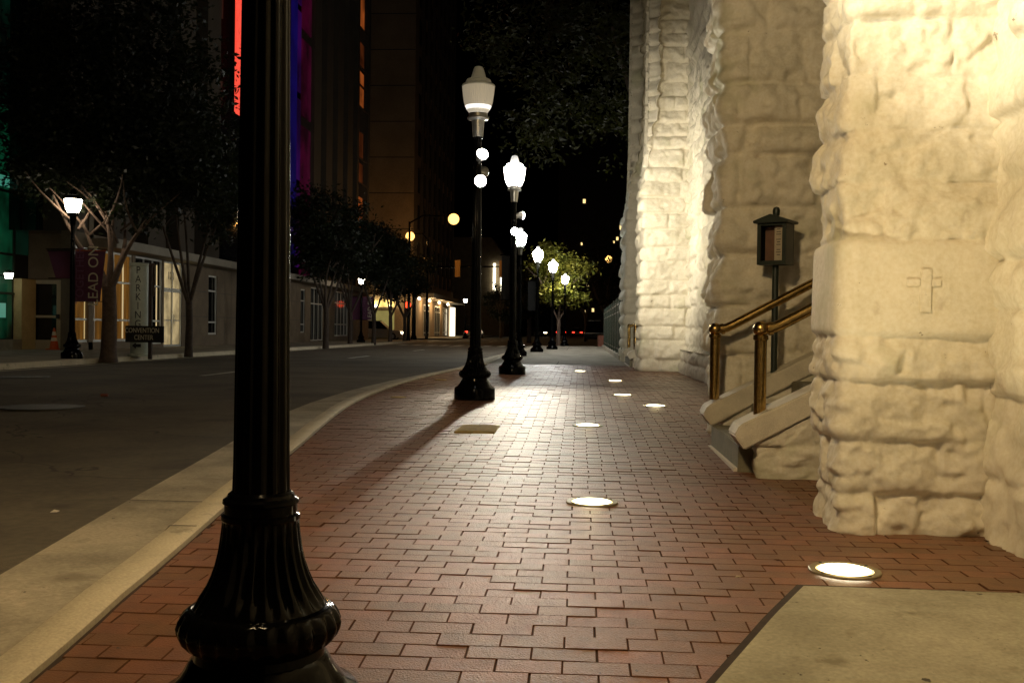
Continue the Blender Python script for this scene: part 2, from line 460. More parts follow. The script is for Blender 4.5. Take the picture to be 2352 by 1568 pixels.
# joints in gutter and kerb: thin dark lines
jb = MB()
for y in (3.15, 5.9, 8.8, 11.8, 14.8, 17.8):
    z = G(y)
    jb.add([(kx(y)-.76, y-.008, z-.1055), (kx(y)-.2, y-.008, z-.1055), (kx(y)-.2, y+.008, z-.1055), (kx(y)-.76, y+.008, z-.1055)], [(0, 1, 2, 3)])
for y in (2.2, 4.6, 7.3, 10.3, 13.3, 16.3, 19.3):
    z = G(y)+.0245
    jb.add([(kx(y)-.164, y-.007, z-.024), (kx(y)-.14, y-.007, z+.002), (kx(y)-.01, y-.007, z+.002), (kx(y)-.01, y+.007, z+.002), (kx(y)-.14, y+.007, z+.002), (kx(y)-.164, y+.007, z-.024)], [(0, 1, 4, 5), (1, 2, 3, 4)])
tag(jb.build('gutter_joints', M['sand']), kind='structure')
# brick pavement: sand bed + laid pavers
strip('paving_bed', list(np.arange(-8, BRICK_END+.01, .25)), lambda y: kx(y)+.005, lambda y: 3.3, -.007, M['sand'], nx=8)
rng = random.Random(4)
BL, BW = .2032, .1016
bv, bf = [], []
row = 0; y = 0.6
while y < BRICK_END-.05:
    y1 = y+BW
    off = (BL/2 if row % 2 else 0) + rng.uniform(-.006, .006)
    x = -4.2+off
    while x < 2.6:
        a0, a1 = x+.0007+rng.uniform(0, .0011)+(rng.random() < .2)*.0018, x+BL-.0007-rng.uniform(0, .0011)
        k0, k1 = kx(y)+.020, kx(y1)+.020
        if a1 > max(k0, k1)+.01:
            jy = rng.uniform(-.0016, .0010)
            b0, b1 = y+.0006+jy*.8+(rng.random() < .12)*.0022, y1-.0006+jy*.4
            h = rng.gauss(0, .0011) + .0035*float(vnoise(np.array([x*1.1]), np.array([y*1.1]), np.array([0.0]), 3)[0]); tx, ty = rng.gauss(0, .005), rng.gauss(0, .007)
            cx, cy = (a0+a1)/2, (b0+b1)/2
            c = .0022
            o = len(bv)
            for (px, py) in ((max(a0, k0), b0), (a1, b0), (a1, b1), (max(a0, k1), b1)):
                bv.append((px, py, G(py)-.011))
            for (px, py) in ((max(a0, k0)+c, b0+c), (a1-c, b0+c), (a1-c, b1-c), (max(a0, k1)+c, b1-c)):
                bv.append((px, py, G(py)+h+tx*(px-cx)+ty*(py-cy)))
            for (px, py) in ((max(a0, k0), b0), (a1, b0), (a1, b1), (max(a0, k1), b1)):
                bv.append((px, py, G(py)+h-.0016+tx*(px-cx)+ty*(py-cy)))
            bf += [(o+4, o+5, o+6, o+7)]
            for i in range(4):
                k = (i+1) % 4
                bf.append((o+8+i, o+8+k, o+4+k, o+4+i)); bf.append((o+i, o+k, o+8+k, o+8+i))
        x += BL
    y = y1; row += 1
me = bpy.data.meshes.new('brick_pavement'); me.from_pydata(bv, [], bf); me.materials.append(M['brick']); me.materials.append(M['brick_edge'])
me.polygons.foreach_set('material_index', [0 if i % 9 == 0 else 1 for i in range(len(bf))])
ob = bpy.data.objects.new('brick_pavement', me); COL.objects.link(ob); tag(ob, kind='structure')
# concrete pavement beyond the brick, with scored joints
strip('pavement', list(np.arange(BRICK_END, WALK_END, .5)), lambda y: kx(y)+.002, lambda y: 4.5, .002, M['concrete'], nx=6)
jb = MB()
for y in np.arange(BRICK_END+.4, WALK_END, 2.4):
    z = G(y)+.005
    jb.add([(kx(y), y-.012, z), (1.3, y-.012, z), (1.3, y+.012, z), (kx(y), y+.012, z)], [(0, 1, 2, 3)])
jb.add([(-.55, BRICK_END, G(24)+.005), (-.53, BRICK_END, G(24)+.005), (-.53, 50, G(50)+.005), (-.55, 50, G(50)+.005)], [(0, 1, 2, 3)])
tag(jb.build('pavement_joints', M['sand']), kind='structure')
# concrete slab lower right, with its open dark joint
c0, c1 = gp(1846, 1350), gp(1650, 1566)
dl = (c1-c0).normalized()
c2 = c0 + dl*3.0
def slab_poly(grow, dz):
    p = [Vector((c0.x, c0.y, 0)), Vector((c2.x, c2.y, 0)), Vector((1.9, c2.y, 0)), Vector((1.9, c0.y-.02, 0))]
    nrm = Vector((dl.y, -dl.x, 0)); nrm = nrm if nrm.x < 0 else -nrm
    p[0] = p[0] + nrm*grow + Vector((0, grow, 0)); p[1] = p[1]+nrm*grow; p[3] = p[3]+Vector((0, grow, 0))
    return p
def lerp_poly(p, dz, name, m):
    b = MB(); vs, fs = [], []; n = 24
    for j in range(n+1):
        t = j/n
        a = p[0].lerp(p[1], t); e = p[3].lerp(p[2], t)
        vs.append((a.x, a.y, G(a.y)+dz)); vs.append((e.x, e.y, G(e.y)+dz))
    for j in range(n): fs.append((2*j, 2*j+2, 2*j+3, 2*j+1))
    b.add(vs, fs); return tag(b.build(name, m, smooth=True), kind='structure')
lerp_poly(slab_poly(.022, 0), .005, 'slab_joint', M['sand'])
lerp_poly(slab_poly(0, 0), .010, 'concrete_slab', M['slab'])
# left pavement with kerb
strip('far_pavement', list(np.arange(10, 77, 1.0)), lambda y: -22, lambda y: LK-.16, 0.0, M['concrete'], nx=6)
kb = MB(); vs, fs = [], []
kys = list(np.arange(10, 77, 1.0))
for y in kys:
    for (dx, dz) in ((-.165, -.05), (-.16, .004), (-.03, .004), (0, -.02), (.02, -.125), (.42, -.115)): vs.append((LK+dx, y, G(y)+dz))
for j in range(len(kys)-1):
    for i in range(5): fs.append((j*6+i, j*6+i+1, (j+1)*6+i+1, (j+1)*6+i))
kb.add(vs, fs); tag(kb.build('far_kerb', M['kerb'], smooth=50), kind='structure')
strip('far_pavement_beyond', list(np.arange(93, 260, 4.0)), lambda y: -22, lambda y: LK, .0, M['concrete'], nx=4)
strip('pavement_beyond', list(np.arange(88, 260, 4.0)), lambda y: 3.2, lambda y: 12, .0, M['concrete'], nx=4)
# lane dashes
lm = MB()
for k in range(12):
    y0 = 18.4+12*k
    z0, z1 = G(y0)-.116, G(y0+3)-.116
    lm.add([(-7.2, y0, z0), (-7.05, y0, z0), (-7.05, y0+3, z1), (-7.2, y0+3, z1)], [(0, 1, 2, 3)])
tag(lm.build('lane_marking', M['road_paint']), kind='structure')
lm = MB()
for k in range(10):
    x0 = -10.8+k*.85
    lm.add([(x0, 58, G(58)-.116), (x0+.4, 58, G(58)-.116), (x0+.4, 61, G(61)-.116), (x0, 61, G(61)-.116)], [(0, 1, 2, 3)])
tag(lm.build('crossing_marking', M['road_paint']), kind='structure')

# ------------------------------------------------------------------ the church: rock-faced painted stone
def stone_skin(name, path, z0, z1, seed, m, parent, fine=.02, zfine=.02, zsplit=3.0, coarse=.08, batter=None, course=(.24, .42), block=(.35, .85), amp=(.02, .055), smooth_band=None, ztop=None, corner=.07, rough=1.0, joint=1.0, vj=.5):
    """a wall skin following the plan path (outside on the right hand), built of rough stone courses"""
    rg = random.Random(seed)
    P = [Vector((a, b)) for a, b in path]
    pts = []
    for i in range(len(P)-1):
        L = (P[i+1]-P[i]).length; n = max(1, int(L/fine))
        for k in range(n): pts.append(P[i].lerp(P[i+1], k/n))
    pts.append(P[-1])
    xy = np.array([(p.x, p.y) for p in pts])
    S = np.concatenate([[0], np.cumsum(np.hypot(*np.diff(xy, axis=0).T))])
    # round the corners of the plan
    kk = max(1, int(corner/fine)); w_ = np.hanning(2*kk+3)[1:-1]; w_ /= w_.sum(); h = len(w_)//2
    sm = np.stack([np.convolve(np.concatenate([np.full(h, xy[0, c]), xy[:, c], np.full(h, xy[-1, c])]), w_, 'valid') for c in (0, 1)], 1)
    sm[:h+1] = xy[:h+1]; sm[-h-1:] = xy[-h-1:]
    tg = np.gradient(sm, axis=0); tg /= np.linalg.norm(tg, axis=1, keepdims=True)+1e-9
    nm = np.stack([tg[:, 1], -tg[:, 0]], 1)
    zs = list(np.arange(z0, min(zsplit, z1), zfine)) + (list(np.arange(max(zsplit, z0), z1, coarse)) if z1 > zsplit else []) + [z1]
    zs = np.array(zs)
    if ztop is not None:
        top = np.array([ztop(a, b) for a, b in xy])
        Z = z0 + (zs[:, None]-z0)/(z1-z0)*(top[None, :]-z0)
    else: Z = np.repeat(zs[:, None], len(S), 1)
    SS = np.repeat(S[None, :], len(zs), 0)
    # courses and blocks
    cb = [z0]
    while cb[-1] < z1: cb.append(cb[-1]+rg.uniform(*course))
    if smooth_band:
        lo, hi = smooth_band
        cb = [c for c in cb if c < lo-.14 or c > hi+.14] + [lo, hi]; cb.sort()
    cb = np.array(cb); ci = np.clip(np.searchsorted(cb, Z, 'right')-1, 0, len(cb)-2)
    dz = np.minimum(Z-cb[ci], cb[ci+1]-Z)
    DE = dz.copy(); DS = np.full_like(dz, 9.0); A = np.zeros_like(Z); B = np.zeros_like(Z); ID = np.zeros_like(Z); TX = np.zeros_like(Z); TZ = np.zeros_like(Z)
    for c in range(len(cb)-1):
        msk = ci == c
        if not msk.any(): continue
        jb_ = [-rg.uniform(0, block[1])]
        while jb_[-1] < S[-1]: jb_.append(jb_[-1]+rg.uniform(*block))
        jb_ = np.array(jb_); bi = np.clip(np.searchsorted(jb_, SS[msk], 'right')-1, 0, len(jb_)-2)
        ds = np.minimum(SS[msk]-jb_[bi], jb_[bi+1]-SS[msk])
        DS[msk] = ds
        ra = np.array([rg.uniform(*amp) for _ in jb_]); rb = np.array([rg.uniform(-.008, .02) for _ in jb_])
        tx = np.array([rg.uniform(-.10, .10) for _ in jb_]); tz = np.array([rg.uniform(-.12, .12) for _ in jb_])
        A[msk] = ra[bi]; B[msk] = rb[bi]; ID[msk] = bi*7.7+c*13.1
        TX[msk] = min(1, vj*2)*tx[bi]*(SS[msk]-(jb_[bi]+jb_[bi+1])/2); TZ[msk] = tz[bi]*(Z[msk]-(cb[c]+cb[c+1])/2)
    n1 = fbm(SS*3.0+ID, Z*3.0, ID, seed, 4, .55)
    n3 = fbm(SS*15, Z*15, ID*0, seed+20, 3, .5)
    wob = vnoise(SS*9, Z*9, ID*0, seed+31)*.010
    # chipped facets: nearest-cell tilted planes
    def facets(cs, sd):
        qx = SS/cs + .35*vnoise(SS*5, Z*5, ID*0, sd+3) + ID*3.7; qz = Z/(cs*.8) + .35*vnoise(SS*5, Z*5, ID*0+4, sd+4)
        ix, iz = np.floor(qx), np.floor(qz); best = np.full(Z.shape, 9.0); val = np.zeros_like(Z)
        for ax in (-1, 0, 1):
            for az in (-1, 0, 1):
                cx_, cz_ = ix+ax, iz+az; zz0 = np.zeros_like(cx_)
                jx = cx_+.15+.7*_hash(cx_, cz_, zz0, sd); jz = cz_+.15+.7*_hash(cx_, cz_, zz0+1, sd)
                d2 = (qx-jx)**2+(qz-jz)**2
                v_ = (_hash(cx_, cz_, zz0+2, sd)-.5)*.9 + (_hash(cx_, cz_, zz0+3, sd)-.5)*1.5*(qx-jx) + (_hash(cx_, cz_, zz0+4, sd)-.5)*2.0*(qz-jz)
                m_ = d2 < best; val = np.where(m_, v_, val); best = np.where(m_, d2, best)
        return val
    fc = facets(.17, seed+50)*.026 + facets(.065, seed+60)*.010
    ker = np.array([.25, .5, .25])
    for ax_ in (0, 1):
        fc = np.apply_along_axis(lambda r_: np.convolve(np.pad(r_, 1, 'edge'), ker, 'valid'), ax_, fc)
    pil = (1-np.exp(-np.maximum(DE+wob, 0)/.018))*(1-vj*np.exp(-np.maximum(DS+wob, 0)/.022))
    pil = 1-joint*(1-pil)
    wz = (Z-cb[ci])/np.maximum(cb[ci+1]-cb[ci], .01)
    prof = .72+.5*np.sin(np.pi*np.clip(wz*.85+.22, 0, 1))
    D = B + pil*(A*prof + TX + TZ + rough*(.020*n1 + fc)) + .006*n3*rough + .012*vnoise(SS*1.3, Z*1.3, ID*0, seed+40)
    if smooth_band:
        lo, hi = smooth_band
        band = (Z > lo) & (Z < hi)
        flat = .052 + .004*n3*.4 + .006*vnoise(SS*2, Z*2, ID*0, seed+2) - .03*np.exp(-np.minimum(Z-lo, hi-Z)/.012)
        D = np.where(band, flat, D)
    if batter is not None: D = D + np.vectorize(batter)(Z)
    X = sm[None, :, 0] + nm[None, :, 0]*D; Y = sm[None, :, 1] + nm[None, :, 1]*D
    ns, nz = len(S), len(zs)
    vs = np.stack([X, Y, Z], -1).reshape(-1, 3)
    ii = np.arange(nz*ns).reshape(nz, ns)
    fs = np.stack([ii[:-1, :-1], ii[:-1, 1:], ii[1:, 1:], ii[1:, :-1]], -1).reshape(-1, 4)
    me = bpy.data.meshes.new(name); me.from_pydata(vs.tolist(), [], fs.tolist()); me.materials.append(m)
    me.polygons.foreach_set('use_smooth', [True]*len(me.polygons))
    o = bpy.data.objects.new(name, me); COL.objects.link(o); o.parent = parent
    return o

church = thing('church', 'white painted rock-faced stone church with heavy buttresses along the brick pavement', 'church')
XB, XA, XR = 2.02, 1.27, 2.25      # wall face, buttress face, recessed wall
YA = gp(2060, 1228).y + .05
# buttress with the carved cross (paths run so that the outside is on the right hand)
zA = at_y(2060, 550, YA).z; zB = at_y(2060, 772, YA).z
def bat(zlow, zhigh, amt): return lambda z: -amt*min(1, max(0, (z-zlow)/(zhigh-zlow)))
stone_skin('buttress', [(2.6, YA+.50), (XA+.03, YA+.50), (XA+.03, YA), (XB+.03, YA)], G(5)-.05, 12.0, 11, M['paint'], church, .012, .012, 3.0, .10, smooth_band=(zB, zA), course=(.20, .30), block=(.5, 1.0), joint=.62, vj=.22, rough=1.1, amp=(.012, .04), batter=bat(4.5, 5.5, .3))
stone_skin('wall', [(XB, YA+.03), (XB, -3.0)], G(4)-.12, 12.0, 23, M['paint'], church, .018, .018, 3.0, .12, course=(.24, .42), joint=.7, vj=.3, amp=(.015, .045))
# carved cross
cp = at_y(2128, 650, YA-.057)
cm = MB()
for (u0, u1, v0, v1) in ((2114, 2139, 617, 717), (2082, 2114, 640, 658), (2139, 2162, 640, 658)):
    a, b_ = at_y(u0, v0, YA-.056), at_y(u1, v1, YA-.056)
    cm.span(a.x, b_.x, YA-.0615, YA-.03, b_.z, a.z)
cm.build('carved_cross', M['paint'], church, bevel=.003)
# second buttress, beyond the stair
Y2 = 8.72
stone_skin('buttress', [(2.6, Y2+.75), (XA-.02, Y2+.75), (XA-.02, Y2), (3.4, Y2)], G(8)-.05, 12.0, 5, M['paint'], church, .022, .022, 4.2, .12, course=(.26, .46), block=(.4, .95), rough=2.0, amp=(.02, .09), batter=bat(5.5, 6.5, .3))
# recessed wall between second and third buttress
Y3 = gp(1530, 853).y
stone_skin('wall', [(XR, Y3+.3), (XR, Y2+.7)], G(15)-.05, 13.0, 31, M['paint'], church, .035, .03, 6, .1, course=(.28, .5), rough=1.6)
stone_skin('plinth', [(2.4, Y3-.35), (XR-.16, Y3-.35), (XR-.16, Y2+.8)], G(15)-.05, .62, 37, M['paint'], church, .035, .025, 6, .1, course=(.2, .32))
stone_skin('buttress', [(3.0, Y3+1.5), (1.31, Y3+1.5), (1.31, Y3), (XR+.1, Y3)], G(20)-.05, 13.0, 8, M['paint'], church, .024, .022, 9, .1, course=(.26, .42), block=(.5, 1.3), rough=1.15, amp=(.03, .075), batter=bat(4.0, 6.0, .34))
Y4 = Y3+6.2
stone_skin('buttress', [(3.0, Y4+2.2), (1.24, Y4+2.2), (1.24, Y4), (3.2, Y4)], G(26)-.05, 13.0, 15, M['paint'], church, .04, .04, 11, .1, course=(.26, .42), block=(.5, 1.3), rough=1.15, amp=(.03, .08), batter=bat(4.0, 6.2, .40))
stone_skin('wall', [(XR+.9, Y4+.2), (XR+.9, Y3+1.2)], G(24)-.05, 13.0, 77, M['paint'], church, .06, .05, 8, .15)
# body of the church behind the skin
MB().span(3.35, 16, -3, Y4+8, -.1, 13.0).build('nave', M['paint'], church)
MB().span(2.35, 3.34, Y4+2.1, Y4+8, -.1, 13.0).build('nave_end', M['paint'], church)
# pier pieces that close the buttresses
for (a, b_) in ((YA+.06, YA+.46), (Y2+.06, Y2+.9)):
    MB().span(1.75, 3.34, a, b_, 4.0, 12.0).build('pier_core', M['paint'], church)

# entrance stair
SL = .545
CN, CF = gp(1750, 1101).y + .05, 8.28
def stair(yn, yf, x0, seed, fine):
    g = G((yn+yf)/2)
    st = MB()
    nst = 6
    for i in range(nst):
        xs = x0+.02+i*.32
        if xs > 3.2: break
        st.span(xs, 3.3, yn+.24, yf-.02, g-.03 if i == 0 else g+.185*i+.001, g+.185*(i+1))
    st.build('steps', M['step'], church, bevel=.008)
    ft = MB(); ft.span(x0-.004, x0+.02, yn+.27, yf-.03, g-.02, g+.02); ft.build('step_edge_line', M['white'], church)
    for (ya, yb, sd) in ((yn, yn+.24, seed), (yf, yf+.24, seed+1)):
        zt = lambda x, y: g+.20+SL*max(0, min(x, 2.6)-x0-.08)
        stone_skin('cheek_wall', [(2.7, yb), (x0+.10, yb), (x0+.10, ya+.01), (2.7, ya+.01)], g-.05, g+1.1, sd, M['paint'], church, fine, fine, 5, .1, ztop=zt, amp=(-.01, .015), course=(.2, .34), corner=.04, rough=.9)
        cpb = MB()
        za = g+.29
        dx, dzz = .075, .125
        poly = [(x0-.05, za-.02), (x0+.02, za-.115), (2.7, za-.115+SL*(2.68-x0)), (2.7, za+.03+SL*(2.65-x0)), (x0-.015, za+.02+.03)]
        cpb.prism(poly, 'y', ya-.03, yb+.03)
        cpb.build('coping', M['coping'], church, bevel=.01)
stair(CN, CF, 1.07, 41, .02)
YS2 = Y3+2.3
stair(YS2, YS2+2.6, 1.16, 51, .04)

# brass handrails
def handrail(x0, y, g, label, group):
    t = thing('handrail', label, 'handrail', (x0, y, 0), 0, group)
    zb, zt = g+.33+SL*.1, g+.97
    MB().lathe([(.041, zb), (.041, zt-.06)], 20).build('post', M['brass'], t, smooth=True)
    c = MB().lathe([(.044, zt-.075), (.05, zt-.07), (.05, zt-.045), (.044, zt-.04)], 20); c.build('collar', M['brass'], t, smooth=True)
    MB().sphere((0, 0, zt), .054, 24).build('ball', M['brass'], t, smooth=True)
    MB().tube([(.03, 0, zt), (.09, 0, zt+.012), (.14, 0, zt+.035), (1.6, 0, zt+.035+SL*1.46)], .037, 16).build('rail', M['brass'], t, smooth=True)
    MB().tube([(.045, 0, zt), (.072, 0, zt+.006)], .046, 16).build('rail_collar', M['brass'], t, smooth=True)
    return t
pN = at_y(1748, 750, CN+.12); pF = at_y(1643, 749, CF+.12)
handrail(pN.x, CN+.12, G(7.5), 'aged brass handrail with ball finial nearest the carved cross buttress', 'brass handrails')
handrail(pF.x, CF+.12, G(7.5), 'aged brass handrail with ball finial in front of the notice box post', 'brass handrails')
handrail(1.30, YS2+.12, G(23), 'small distant brass handrail, right one beside the white buttress', 'brass handrails')
handrail(1.28, YS2+2.72, G(23), 'small distant brass handrail, left one next to the green fence', 'brass handrails')

# notice box on post
kp = at_y(1780, 700, CF+.12)
kiosk = thing('notice_box', 'dark green pitched roof notice box on a post beside the church stair', 'notice box', (kp.x, CF+.12, 0), R(-32))
zb, ztp = at_y(1775, 609, CF+.12).z, at_y(1775, 512, CF+.12).z
MB().lathe([(.027, G(8)+.28+SL*(kp.x-1.07)), (.027, zb-.001)], 14).build('post', M['dark_green'], kiosk, smooth=True)
bx = MB(); W2, D2 = .122, .092
bx.span(-W2, W2, D2-.015, D2, zb, ztp); bx.span(-W2, -W2+.012, -D2, D2-.015, zb, ztp); bx.span(W2-.012, W2, -D2, D2-.015, zb, ztp)
bx.span(-W2+.012, W2-.012, -D2, D2-.015, zb, zb+.012); bx.span(-W2+.012, W2-.012, -D2, D2-.015, ztp-.012, ztp)
bx.build('box', M['dark_green'], kiosk, bevel=.002)
fr = MB()
fr.span(-W2, -W2+.03, -D2-.014, -D2-.001, zb, ztp); fr.span(W2-.03, W2, -D2-.014, -D2-.001, zb, ztp)
fr.span(-W2+.03, W2-.03, -D2-.013, -D2-.001, zb, zb+.032); fr.span(-W2+.03, W2-.03, -D2-.013, -D2-.001, ztp-.03, ztp)
fr.build('door_frame', M['dark_green'], kiosk, bevel=.002)
MB().span(-W2+.03, .0, .0, .01, zb+.03, ztp-.03).build('back_board', M['wood'], kiosk)
pn = MB().span(.005, W2-.035, -.045, -.037, zb+.035, ztp-.03).build('notice', M['paper'], kiosk)
for i, (zz, tx) in enumerate(((ztp-.075, 'Church'), (ztp-.10, 'Services'), (ztp-.17, 'Sunday'), (ztp-.205, 'Welcome'))):
    pass
tl = MB()
for i in range(11):
    if i in (3, 7): continue
    zz = ztp-.06-i*.021; ww = .028+.018*((i*37) % 5)/5
    MB().span(.04-ww/2, .04+ww/2, -.0475, -.0455, zz, zz+.006).build('printed_line', M['dark_letter'], pn)
rf = MB().prism([(-W2-.022, ztp-.01), (W2+.022, ztp-.01), (W2+.026, ztp+.010), (0.0, ztp+.062), (-W2-.026, ztp+.010)], 'y', -D2-.05, D2+.03)
rf.build('roof', M['dark_green'], kiosk, bevel=.004)
fb = MB().lathe([(.026, ztp+.06), (.03, ztp+.08), (.03, ztp+.105), (.024, ztp+.125), (.004, ztp+.135)], 14); fb.build('finial', M['dark_green'], kiosk, smooth=True)

# ------------------------------------------------------------------ street lamps
base_prof = [(.2525, 0), (.2525, .125), (.249, .134), (.238, .146), (.215, .158), (.203, .172), (.197, .18), (.188, .19), (.176, .212), (.168, .226), (.160, .234), (.1565, .2525), (.163, .260), (.180, .268),
             (.192, .281, .03), (.199, .297, .05), (.201, .310, .05), (.196, .326, .05), (.187, .340, .03), (.180, .346), (.172, .351), (.160, .354), (.159, .358, .02), (.153, .370, .06), (.142, .388, .10), (.131, .406, .12), (.119, .434, .12), (.110, .4605, .10), (.103, .49, .09), (.0985, .52, .08), (.095, .55, .06), (.0934, .566, .0),
             (.096, .570), (.096, .580), (.0885, .584), (.0885, .606), (.093, .610), (.092, .618), (.083, .624), (.080, .632), (.072, .638)]
shaft_prof = [(.0700, .636, .10), (.0685, .70, .10), (.064, 1.2, .10), (.058, 1.9, .10), (.052, 2.5, .10), (.049, 2.80, .10), (.0485, 2.82, .0), (.054, 2.83), (.054, 2.86), (.046, 2.87), (.0455, 3.19), (.056, 3.195), (.056, 3.21)]
fit_prof = [(.060, 3.211), (.0625, 3.22), (.078, 3.40), (.08, 3.41), (.125, 3.424), (.1335, 3.436), (.132, 3.448), (.116, 3.455), (.116, 3.498), (.10, 3.50)]
globe_prof = [(.108, 3.502), (.1137, 3.506), (.139, 3.541), (.162, 3.587), (.177, 3.635), (.188, 3.71), (.196, 3.78), (.199, 3.82)]
cap_prof = [(.200, 3.822), (.204, 3.832), (.198, 3.845), (.165, 3.866), (.157, 3.872), (.157, 3.888), (.145, 3.908), (.112, 3.922), (.098, 3.926)]
fin_prof = [(.096, 3.928), (.085, 3.96), (.066, 4.025), (.0556, 4.053), (.047, 4.066), (.02, 4.075)]
def flood_head(parent, z, ang, tilt, energy, angle=95, name='flood_lamp', col=(1.0, .89, .68)):
    d = Vector((math.cos(ang)*math.cos(tilt), math.sin(ang)*math.cos(tilt), math.sin(tilt)))
    side = Vector((math.cos(ang), math.sin(ang), 0))
    p0 = side*.085 + Vector((0, 0, z))
    h = MB().tube([p0-d*.09, p0-d*.04, p0+d*.02, p0+d*.06, p0+d*.075], [.026, .036, .058, .074, .075], 16)
    h.tube([side*.03+Vector((0, 0, z-.07)), side*.06+Vector((0, 0, z-.06)), p0-d*.06], .013, 8)
    o = h.build(name, M['silver'], parent, smooth=True)
    MB().tube([p0+d*.076, p0+d*.092, p0+d*.112, p0+d*.124, p0+d*.128], [.071, .066, .048, .024, .004], 18).build('lens', M['flood'], o, smooth=True)
    light('flood_light', 'SPOT', p0+d*.15, energy, col, parent, p0+d*3, .05, angle, .8)
def make_lamp(label, globe, cap, fin, core=False, floods=(), seg=48, flood_col=(1.0, .89, .68)):
    t = thing('street_lamp', label, 'street lamp')
    t['group'] = 'ornate globe street lamps'
    MB().lathe(base_prof, seg, flute=24).build('base', M['iron'], t, smooth=30)
    MB().lathe(shaft_prof, seg, flute=12).build('shaft', M['iron'], t, smooth=30)
    MB().lathe(fit_prof, 28).build('fitter', M['silver'] if core is not None else M['iron'], t, smooth=35)
    if core:
        gm = MB(); gm.lathe(globe_prof[:3], 96, cap=False, mi=1, flute=48); gm.lathe(globe_prof[2:4], 96, cap=False, mi=2, flute=48)
        gm.lathe([(r_, z_, .02) for r_, z_ in globe_prof[3:]], 192, cap=False, flute=48)
        g = gm.build('globe', [globe, M['globe_mid'], M['globe_core']], t, smooth=True)
    else: g = MB().lathe(globe_prof, 32, cap=False).build('globe', globe, t, smooth=True)
    MB().lathe(cap_prof, 32, cap=False).build('globe_cap', cap, t, smooth=35)
    MB().lathe(fin_prof, 24).build('finial', fin, t, smooth=35)
    for f in floods: flood_head(t, *f, col=flood_col)
    return t
def lamp_at(root, u, vbase, y=None, dz=0, label=None, first=False, x=None):
    p = gp(u, vbase) if y is None else at_y(u, vbase, y)
    z = G(p.y)
    loc = (p.x if x is None else x, p.y, z+dz)
    if first:
        root.location = loc; return root
    return place(root, loc, 0, label)
# floods: (height, heading, tilt, watts)
lampA = make_lamp('street lamp with cream glass globe and two floodlights plus an added third, first in full view on brick pavement', M['globe_dim'], M['cap'], M['cap'], True, [(2.95, R(-62), R(22), W_FLOOD*.5, 70), (2.66, R(-70), R(-6), W_FLOOD*.3, 70), (2.80, R(68), R(3), W_FLOOD*4.2, 50)], 72)  # last flood is added to brighten the third buttress
pa = gp(1090, 916); lampA.location = (pa.x, pa.y, G(pa.y))
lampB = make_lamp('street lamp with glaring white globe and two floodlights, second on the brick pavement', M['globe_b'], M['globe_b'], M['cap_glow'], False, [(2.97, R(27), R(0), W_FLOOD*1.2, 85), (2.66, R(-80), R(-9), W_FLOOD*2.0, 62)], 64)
pb = gp(1176, 859); lampB.location = (pb.x, pb.y, G(pb.y))
lampC = make_lamp('street lamp with cool greenish white globe, its pole hidden behind the second lamp', M['globe_green'], M['globe_green'], M['cap_glow'], False, [], 32)
pc = at_y(1192, 800, 31.6); lampC.location = (pc.x, 31.6, G(31.6))
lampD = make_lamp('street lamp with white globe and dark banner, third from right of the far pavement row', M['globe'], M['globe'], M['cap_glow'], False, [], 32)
pd = at_y(1233, 805, 38.2); lampD.location = (pd.x, 38.2, G(38.2)-.02)
pe = at_y(1268, 800, 44.6); place(lampD, (pe.x, 44.6, G(44.6)-.03), 0, 'street lamp with white globe, middle one of the three far lamps')
pf = at_y(1296, 795, 55.4); place(lampD, (pf.x, 55.4, G(55.4)-.03), 0, 'street lamp with white globe in front of the lit green tree at the crossing')
lampN = make_lamp('tall black fluted street lamp standing closest in the foreground, its head above the picture', M['globe_near'], M['cap'], M['cap'], False, [(2.95, R(38), R(3), W_FLOOD*1.45, 46), (2.66, R(66), R(24), W_FLOOD*.12, 50)], 192, flood_col=(1.0, .92, .70))
yN = 2.42
pn_ = at_y(597, 1430, yN); lampN.location = (pn_.x, yN, pn_.z-.308)
# left side of the street: warm bowls with dark caps
lampL = make_lamp('street lamp with warm lit bowl and banners beside the parking column across the street', M['globe_warm'], M['iron'], M['iron'], None, [], 48)
pl = gp(165, 823); lampL.location = (pl.x, pl.y, G(pl.y))
# banners
def banner(lamp_loc, dx, z0, z1, wid, ang, label, cloth, words=None, mid=0.0, tilt=0.0):
    t = thing('banner', label, 'banner', (lamp_loc[0], lamp_loc[1], lamp_loc[2]), ang, 'banners hung on lamp posts')
    s = 1 if dx > 0 else -1
    a, b_ = .07, .07+wid
    cl = MB()
    n = 10
    vs, fs = [], []
    for j in range(n+1):
        tt = j/n; z = z1+(z0-z1)*tt
        for i in range(7):
            ss = i/6
            x = s*(a+(b_-a)*ss) + s*mid*tt*(1)
            y_ = .035*math.sin(3.0*ss+2.2*tt)*tt
            vs.append((x, y_, z+tilt*ss*tt)); vs.append((x, y_+.004, z+tilt*ss*tt))
    m_ = 14
    for j in range(n):
        for i in range(6):
            o = j*m_+i*2
            fs.append((o, o+2, o+m_+2, o+m_)); fs.append((o+1, o+m_+1, o+m_+3, o+3))
    cl.add(vs, fs); cl.build('cloth', cloth, t, smooth=True)
    MB().tube([(0, 0, z1+.02), (s*(b_+.03), 0, z1+.02)], .012, 8).build('arm', M['iron'], t)
    MB().tube([(0, 0, z0-.0), (s*(b_+.03)*.9, 0, z0-.0)], .01, 8).build('arm', M['iron'], t)
    MB().span(s*a, s*b_, -.006, .010, z1-.03, z1).build('trim', M['banner_trim'] if words else M['black_cloth'], t)
    if words:
        for (tx, off, size, m) in words:
            text_mesh('lettering', tx, size, m, t, (s*(a+wid*off)+s*mid*.55, -.045, (z0+z1)/2), (R(90), R(-90), 0) if False else Matrix(((0, -1, 0), (0, 0, -1), (1, 0, 0))).to_euler(), .003)
    return t
